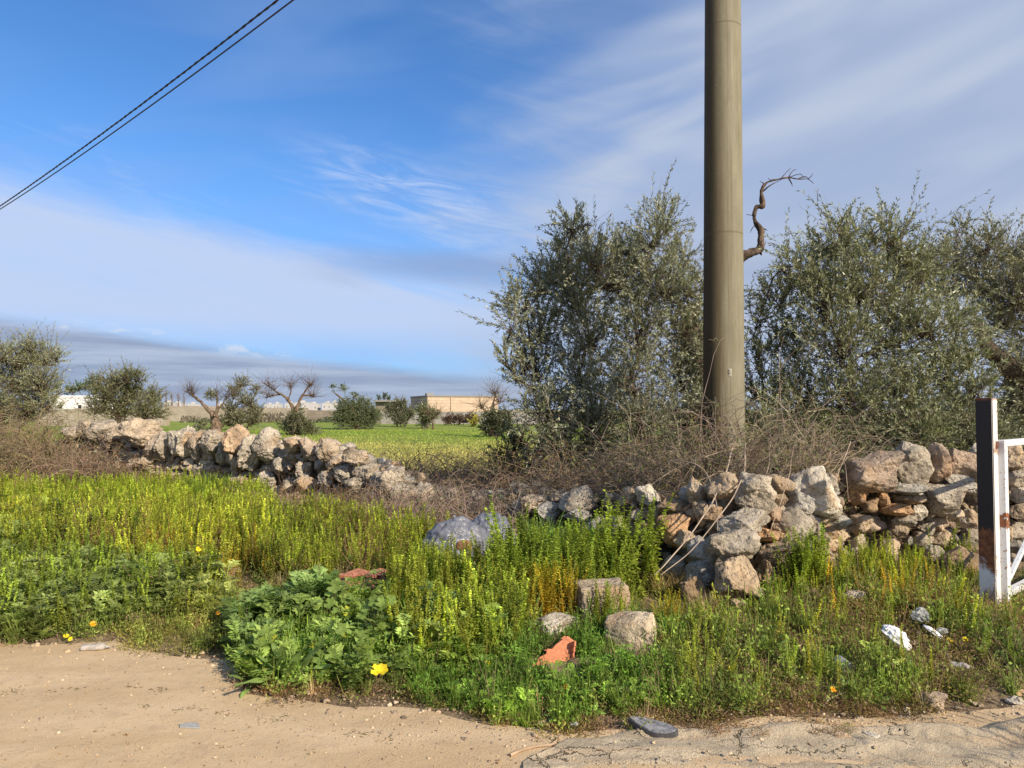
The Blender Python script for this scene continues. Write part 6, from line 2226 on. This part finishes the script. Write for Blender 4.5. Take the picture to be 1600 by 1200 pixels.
def bottle(px, pyb, L, rad, flat, yaw, lab, mat, cap=None, seed=0, dz=0):
    g = at(px, pyb)
    root = thing('plastic_bottle', (g[0], g[1], g[2] + rad * flat + dz), lab, 'plastic bottle')
    prof = [(0, .001), (0, .7), (.02, .95), (.08, 1), (.25, 1), (.3, .93), (.36, 1), (.6, 1), (.72, .95), (.85, .6), (.92, .33), (1.0, .33), (1.0, .001)]
    pr = np.array([(a, b_) for a, b_ in prof])
    pr = np.stack([np.interp(np.linspace(0, 12, 49), range(13), pr[:, 0]) * L - L / 2, np.interp(np.linspace(0, 12, 49), range(13), pr[:, 1]) * rad], -1)
    V, F = lathe(pr)
    V = V + fbm(V * 28, 3, seed)[:, None] * .006 * np.array([0, 1, 1])
    V[:, 2] *= flat
    me = MB().add(V, F).mesh('body', mat)
    o_ = bpy.data.objects.new('body', me); COL.objects.link(o_); o_.parent = root; o_.rotation_euler = (0, 0, R(yaw))
    if cap is not None:
        V, F = lathe([(L / 2 - .004, .001), (L / 2 - .004, rad * .40), (L / 2 + .012, rad * .40), (L / 2 + .012, .001)])
        me = MB().add(V, F).mesh('cap', cap)
        o_ = bpy.data.objects.new('cap', me); COL.objects.link(o_); o_.parent = root; o_.rotation_euler = (0, 0, R(yaw))
    return root


M_capb = plain('blue_cap', (.35, .5, .75), .4)
M_capr = plain('red_cap', (.35, .03, .02), .4)
M_dust = plastic('dusty_clear', (0.55, 0.50, 0.44), .72, .3)
bottle(150, 1020, .175, .033, .62, 6, 'crushed clear plastic bottle lying at the left road edge', M_dust, None, 1, .01)
bottle(1503, 1064, .12, .022, .7, -35, 'small crushed bottle in the weeds at far right', M_dust, None, 4, .03)
# plastic cup
g = at(1318, 1066)
root = thing('plastic_cup', (g[0], g[1], g[2] + .07), 'clear plastic cup lying tilted in the low weeds', 'plastic cup')
V, F = lathe([(-.05, .001), (-.05, .026), (0, .032), (.048, .038), (.05, .040), (.046, .0385), (0, .031), (-.046, .025)], 32)
me = MB().add(V, F).mesh('cup_wall', M_clear); o_ = bpy.data.objects.new('cup_wall', me); COL.objects.link(o_); o_.parent = root; o_.rotation_euler = (0, R(20), R(-75))
# white crumpled paper and films
for (px, pyb, sx, sy, sz, rot, mat, nm, lab, sd) in [
        (1400, 1040, .16, .07, .10, (0, 45, -20), M_white, 'crumpled_bag', 'bright white crumpled plastic bag in the low weeds', 2),
        (1439, 1004, .12, .09, .10, (0, 10, 30), M_clear, 'plastic_packaging', 'crumpled clear plastic packaging above and right of the white bag', 3),
        (1460, 1024, .12, .025, .03, (0, 35, -30), M_white, 'paper_scrap', 'thin white twisted strip trailing from the clear packaging', 6),
        (1473, 1022, .06, .05, .035, (0, 0, 0), M_clear, 'plastic_packaging', 'small smoky plastic scrap right of the white strip', 7)]:
    g = at(px, pyb)
    V, F = crumple(sd, sx, sy, sz, .26, 1.5)
    me = MB().add(V, F).mesh(nm, mat)
    o_ = bpy.data.objects.new(nm, me); COL.objects.link(o_); o_.location = g + np.array([0, 0, sz * .45 + .055]); o_.rotation_euler = [R(a) for a in rot]
    tag(o_, lab, 'litter')
g = at(1384, 1064)
o_ = MB().add(*lathe([(-.006, .001), (-.006, .015), (.006, .015), (.006, .001)])).build('bottle_cap', M_capr)
o_.location = g + np.array([0, 0, .06]); o_.rotation_euler = (R(20), R(-60), 0)
tag(o_, 'dark red bottle cap below the white crumpled bag', 'bottle cap')
# flat blue-grey scraps pressed into the road
for (px, py, pts, lab) in [(296, 1139, [(-.055, -.012), (-.02, -.03), (.03, -.028), (.05, 0), (.065, .03), (.01, .028), (-.04, .02)], 'flat blue-grey stone flush in the dirt road'),
                           (897, 1143, [(-.02, -.008), (.0, -.018), (.018, -.012), (.02, .01), (.0, .016), (-.018, .012)], 'small grey flat stone near the shoe sole')]:
    g = at(px, py)
    o_ = bm_obj(slab(pts, .008), 'flat_stone', plain('blue_grey_stone', (.37, .36, .33), .8, nscale=60, nvar=.2), None, (g[0], g[1], float(gz(g[0], g[1])) + .002 + (.02 if px > 800 else 0)), (R(90), 0, 0))
    o_.location.z += .010
    tag(o_, lab, 'flat stone')
# dark cinder block and dark stump among the lime weeds
M_dark = plain('dark_basalt', (.05, .055, .07), .8, nscale=30, nvar=.3, bumps=.4)
for (px, py, w_, h_, Yd_, lab) in [(311, 850, .11, .12, 8.0, 'dark slate lump poking out of the lime weeds above the yellow daisy'), (334, 860, .09, .26, 8.0, 'dark upright slab among the lime weeds right of the yellow daisy')]:
    c_ = W(px, py, Yd_)
    V, F = worn_box(w_, .1, c_[2] + h_ / 2, 12, .08, .4)
    o_ = MB().add(V, F).build('dark_rubble', M_dark); o_.location = (c_[0], c_[1], (c_[2] + h_ / 2) / 2)
    tag(o_, lab, 'rubble')

# ------------------------------------------------------------------ far buildings and walls
def blocks_mat(name, c1, c2, mortar, bw=.5, bh=.25, var=.3, mort=.012):
    m, nt, out = new_mat(name)
    o_ = X(nt, nt.node('ShaderNodeTexCoord').outputs['Object'])
    x, y, z = nt.xyz(o_)
    b_ = nt.node('ShaderNodeTexBrick', {'Vector': nt.vec(x + y, z, 0.0), 'Color1': (*c1, 1), 'Color2': (*c2, 1), 'Mortar': (*mortar, 1), 'Scale': 1.0, 'Mortar Size': mort, 'Brick Width': bw, 'Row Height': bh, 'Bias': -.2})
    c_ = X(nt, b_.outputs[0])
    n_ = nt.noise(o_, 1.2, 5, .65)
    c_ = nt.mix(nt.smooth(n_, .3, .7) * var, c_, (c1[0] * .55, c1[1] * .5, c1[2] * .45))
    principled(nt, out, c_, .9, .1, nt.bump(nt.noise(o_, 12, 4), .4, .03))
    return m


M_fieldw = blocks_mat('field_wall_stone', (.44, .385, .31), (.37, .32, .26), (.24, .20, .16), .6, .22, .5)
M_tufo = blocks_mat('tufa_blocks', (.61, .475, .365), (.53, .41, .31), (.34, .25, .17), .9, .33)
M_tufo2 = blocks_mat('grey_blocks', (.30, .26, .21), (.26, .22, .18), (.18, .15, .12), .9, .33, .4)
M_panel = blocks_mat('concrete_panels', (.36, .34, .32), (.32, .30, .28), (.22, .21, .20), 2.0, .5, .3, .02)
M_roof = plain('roof_concrete', (.28, .26, .24), .9)
M_darkin = plain('dark_opening', (.02, .02, .02), .9)
M_plaster = plain('pale_plaster', (.50, .49, .48), .85, nscale=2, nvar=.1, bumps=.1)
M_wh = plain('whitewash', (.80, .79, .77), .8, nscale=3, nvar=.05, bumps=.1)


def solid(mb, P0, P1, y0, y1, z0, z1):
    mb.add(*box((P0 + P1) / 2, (y0 + y1) / 2, (z0 + z1) / 2, abs(P1 - P0), abs(y1 - y0), abs(z1 - z0)))


def px2x(px, Y): return (px - 800) / FPX * Y
def py2z(py, Y): return 1.6 - (py - 640) / FPX * Y


# barn: corner nearest at px 668, long sunlit face running right, short shaded face running back left
Yb = 84
xc, top = px2x(668, Yb), py2z(619.5, Yb)
a = R(-9)
root = thing('barn', (xc, Yb, 0), 'flat-roofed barn of beige tufa blocks beyond the field', 'barn')
Lf, Lb = 8.5, 9.0
bz = MB(); bz.add(*box(Lf / 2, 4.5, top / 2, Lf, 9.0, top))
o_ = bz.build('wall', M_tufo, root, False); o_.rotation_euler = (0, 0, R(20))
for (sx, nm) in ((2.9, 'pilaster'), (8.2, 'pilaster')):
    o_ = MB().add(*box(sx, -.05, top / 2, .35, .12, top - .1)).build(nm, M_tufo, root, False); o_.rotation_euler = (0, 0, R(20))
o_ = MB().add(*box(Lf / 2, 4.5, top + .06, Lf + .15, 9.2, .14)).build('roof_slab', M_roof, root, False); o_.rotation_euler = (0, 0, R(20))
o_ = MB().add(*box(.5, 1.2, top + .25, .8, .8, .3)).build('roof_stub', M_roof, root, False); o_.rotation_euler = (0, 0, R(20))
# open shed left of it
Ys = 82
x0, x1 = px2x(588, Ys), px2x(622, Ys)
root = thing('open_shed', ((x0 + x1) / 2, Ys, 0), 'low grey shed with a dark opening, left of the barn', 'shed')
ts = py2z(626, Ys)
mb = MB(); solid(mb, -1.4, .55, .5, 4, 0, ts - .12); part_ = mb.build('wall', M_tufo2, root, False)
mb = MB(); solid(mb, .9, 1.15, 0, .25, 0, ts - .12); mb.build('column', M_tufo, root, False)
mb = MB(); solid(mb, .56, 1.5, 3.6, 4, 0, ts - .12); mb.build('back_wall', M_darkin, root, False)
mb = MB(); solid(mb, -1.5, 1.9, -.1, 4.1, ts - .12, ts + .05); mb.build('roof_slab', M_roof, root, False)
# panel boundary wall in front of the barn
Yp = 78
x0, x1 = px2x(596, Yp), px2x(850, Yp)
root = thing('boundary_wall', ((x0 + x1) / 2, Yp, 0), 'grey concrete panel wall running along in front of the barn', 'boundary wall')
h_ = py2z(643.5, Yp)
mb = MB(); solid(mb, (x0 - x1) / 2, (x1 - x0) / 2, 0, .15, -.1, h_); mb.build('panels', M_panel, root, False)
for k_ in range(8):
    mb = MB(); solid(mb, (x0 - x1) / 2 + k_ * 2.4, (x0 - x1) / 2 + k_ * 2.4 + .15, -.06, -.002, -.1, h_ + .05); mb.build('post', M_panel, root, False)
mb = MB(); solid(mb, (x0 - x1) / 2 - .05, (x1 - x0) / 2 + .05, -.08, .2, h_ + .052, h_ + .12); mb.build('coping', M_tufo, root, False)
# long pale field walls
for (p0, p1, Yw, pt, mat, lab) in [(60, 262, 70, 639, M_fieldw, 'pale stone field wall behind the round olive on the left'), (262, 480, 96, 637.5, M_fieldw, 'long pale stone field wall behind the dead tree'),
                                   (255, 345, 150, 634.5, M_fieldw, 'far beige field wall just under the white houses'), (480, 600, 92, 641, M_tufo2, 'grey low field wall left of the open shed')]:
    xa, xb = px2x(p0, Yw), px2x(p1, Yw)
    hw = py2z(pt, Yw)
    n = int((xb - xa) / .5)
    X_ = np.linspace(xa, xb, n)
    mb = MB()
    zt = hw + .10 * fbm(np.stack([X_ * .9, X_ * 0, X_ * 0], -1), 3, 5)
    for (ya, yb_) in ((0, .5),):
        V = np.concatenate([np.stack([X_, Yw + ya + 0 * X_, 0 * X_ - .1], -1), np.stack([X_, Yw + ya + 0 * X_, zt], -1), np.stack([X_, Yw + yb_ + 0 * X_, zt], -1), np.stack([X_, Yw + yb_ + 0 * X_, 0 * X_ - .1], -1)])
        i_ = np.arange(n - 1)
        F = np.concatenate([np.stack([i_ + k_ * n, i_ + 1 + k_ * n, i_ + 1 + (k_ + 1) * n, i_ + (k_ + 1) * n], -1) for k_ in range(3)])
        mb.add(V, F)
    o_ = mb.build('field_wall', mat, None, False); tag(o_, lab, 'stone wall')
# white building on the left
Yw = 118
root = thing('white_building', (px2x(112, Yw), Yw, 0), 'low whitewashed building with a shallow roof, left beyond the wall', 'building')
hz = py2z(618, Yw)
mb = MB(); solid(mb, -3.6, 3.6, 0, 6, 0, hz - .35); mb.build('wall', M_wh, root, False)
V = [[-3.7, -.1, hz - .348], [3.7, -.1, hz - .348], [3.7, 6.1, hz - .348], [-3.7, 6.1, hz - .348], [-3.7, 3, hz + .1], [3.7, 3, hz + .1], [-3.7, -.1, hz - .2], [3.7, -.1, hz - .2], [3.7, 6.1, hz - .2], [-3.7, 6.1, hz - .2]]
MB().add(V, [[6, 7, 5, 4], [9, 4, 5, 8], [0, 1, 7, 6], [3, 9, 8, 2], [0, 3, 2, 1]]).add(V, [[1, 2, 8], [1, 8, 5], [1, 5, 7], [0, 6, 4], [0, 4, 9], [0, 9, 3]]).build('roof', M_wh, root, False)
for xx in (-2.0, 1.1):
    mb = MB(); solid(mb, xx, xx + .5, -.03, .02, hz - 2.1, hz - 1.5); mb.build('window', M_darkin, root, False)
# white houses on the horizon
HS = [(262, 12, 629, 520), (276, 16, 630, 560), (300, 14, 631, 600), (345, 12, 631, 620), (432, 10, 631, 590), (452, 14, 630, 560), (472, 22, 629, 520), (490, 14, 631, 545), (511, 16, 630, 540), (522, 8, 628.5, 555), (420, 14, 632, 640), (392, 10, 632, 660)]
posn = ['leftmost', 'second', 'third', 'fourth', 'seventh', 'eighth', 'ninth and widest', 'tenth', 'eleventh', 'rightmost', 'sixth', 'fifth']
for n_, (px, wp, pt, Yh) in enumerate(HS):
    x = px2x(px, Yh); wv = wp / FPX * Yh; h_ = py2z(pt, Yh)
    root = thing('distant_house', (x, Yh, 0), posn[n_] + (' from the left' if 'most' not in posn[n_] else '') + ' of the tiny white houses on the horizon', 'house', 'white houses on the horizon')
    mb = MB(); solid(mb, -wv / 2, wv / 2, 0, 8, 0, h_ - .15); mb.build('wall', M_plaster, root, False)
    mb = MB(); solid(mb, -wv / 2 - .1, wv / 2 + .1, -.1, 8.1, h_ - .14, h_ + .2); solid(mb, -wv * .2, wv * .1, 2, 5, h_ + .21, h_ + 1.6); mb.build('roof', M_plaster, root, False)
    for q in (-.25, .22):
        mb = MB(); solid(mb, wv * q - .5, wv * q + .5, -.05, -.01, h_ - 3.4, h_ - 2.0); mb.build('window', M_roof, root, False)
# scrub along the far field edge: brown-grey undergrowth
mb = MB()
r = np.random.default_rng(950)
n = 9000
xx = r.uniform(-.45, .16, n); Yq = r.uniform(86, 95, n); xx = xx * Yq
hh = np.clip(.75 + .9 * fbm(np.stack([xx * .25, xx * 0, xx * 0], -1), 3, 8), .1, 2.2)
m_ = (np.abs(xx - px2x(530, 90)) < 99)
Pz = np.stack([xx, Yq, r.uniform(0, 1, n) * hh], -1)
V, F = leaves(Pz, r.normal(size=(n, 3)) + np.array([0, 0, .8]), .35, .16, rnd=r)
cc = np.where((fbm(np.stack([xx * .3, xx * 0, xx * 0 + 4], -1), 2, 9) > 0)[:, None], np.array([.17, .14, .095]), np.array([.09, .105, .055]))
mb.add(V, F, np.repeat(cc * r.uniform(.6, 1.4, (n, 1)), 4, 0))
tag(mb.build('far_scrub', M_olive), kind='stuff')
print('all ok')
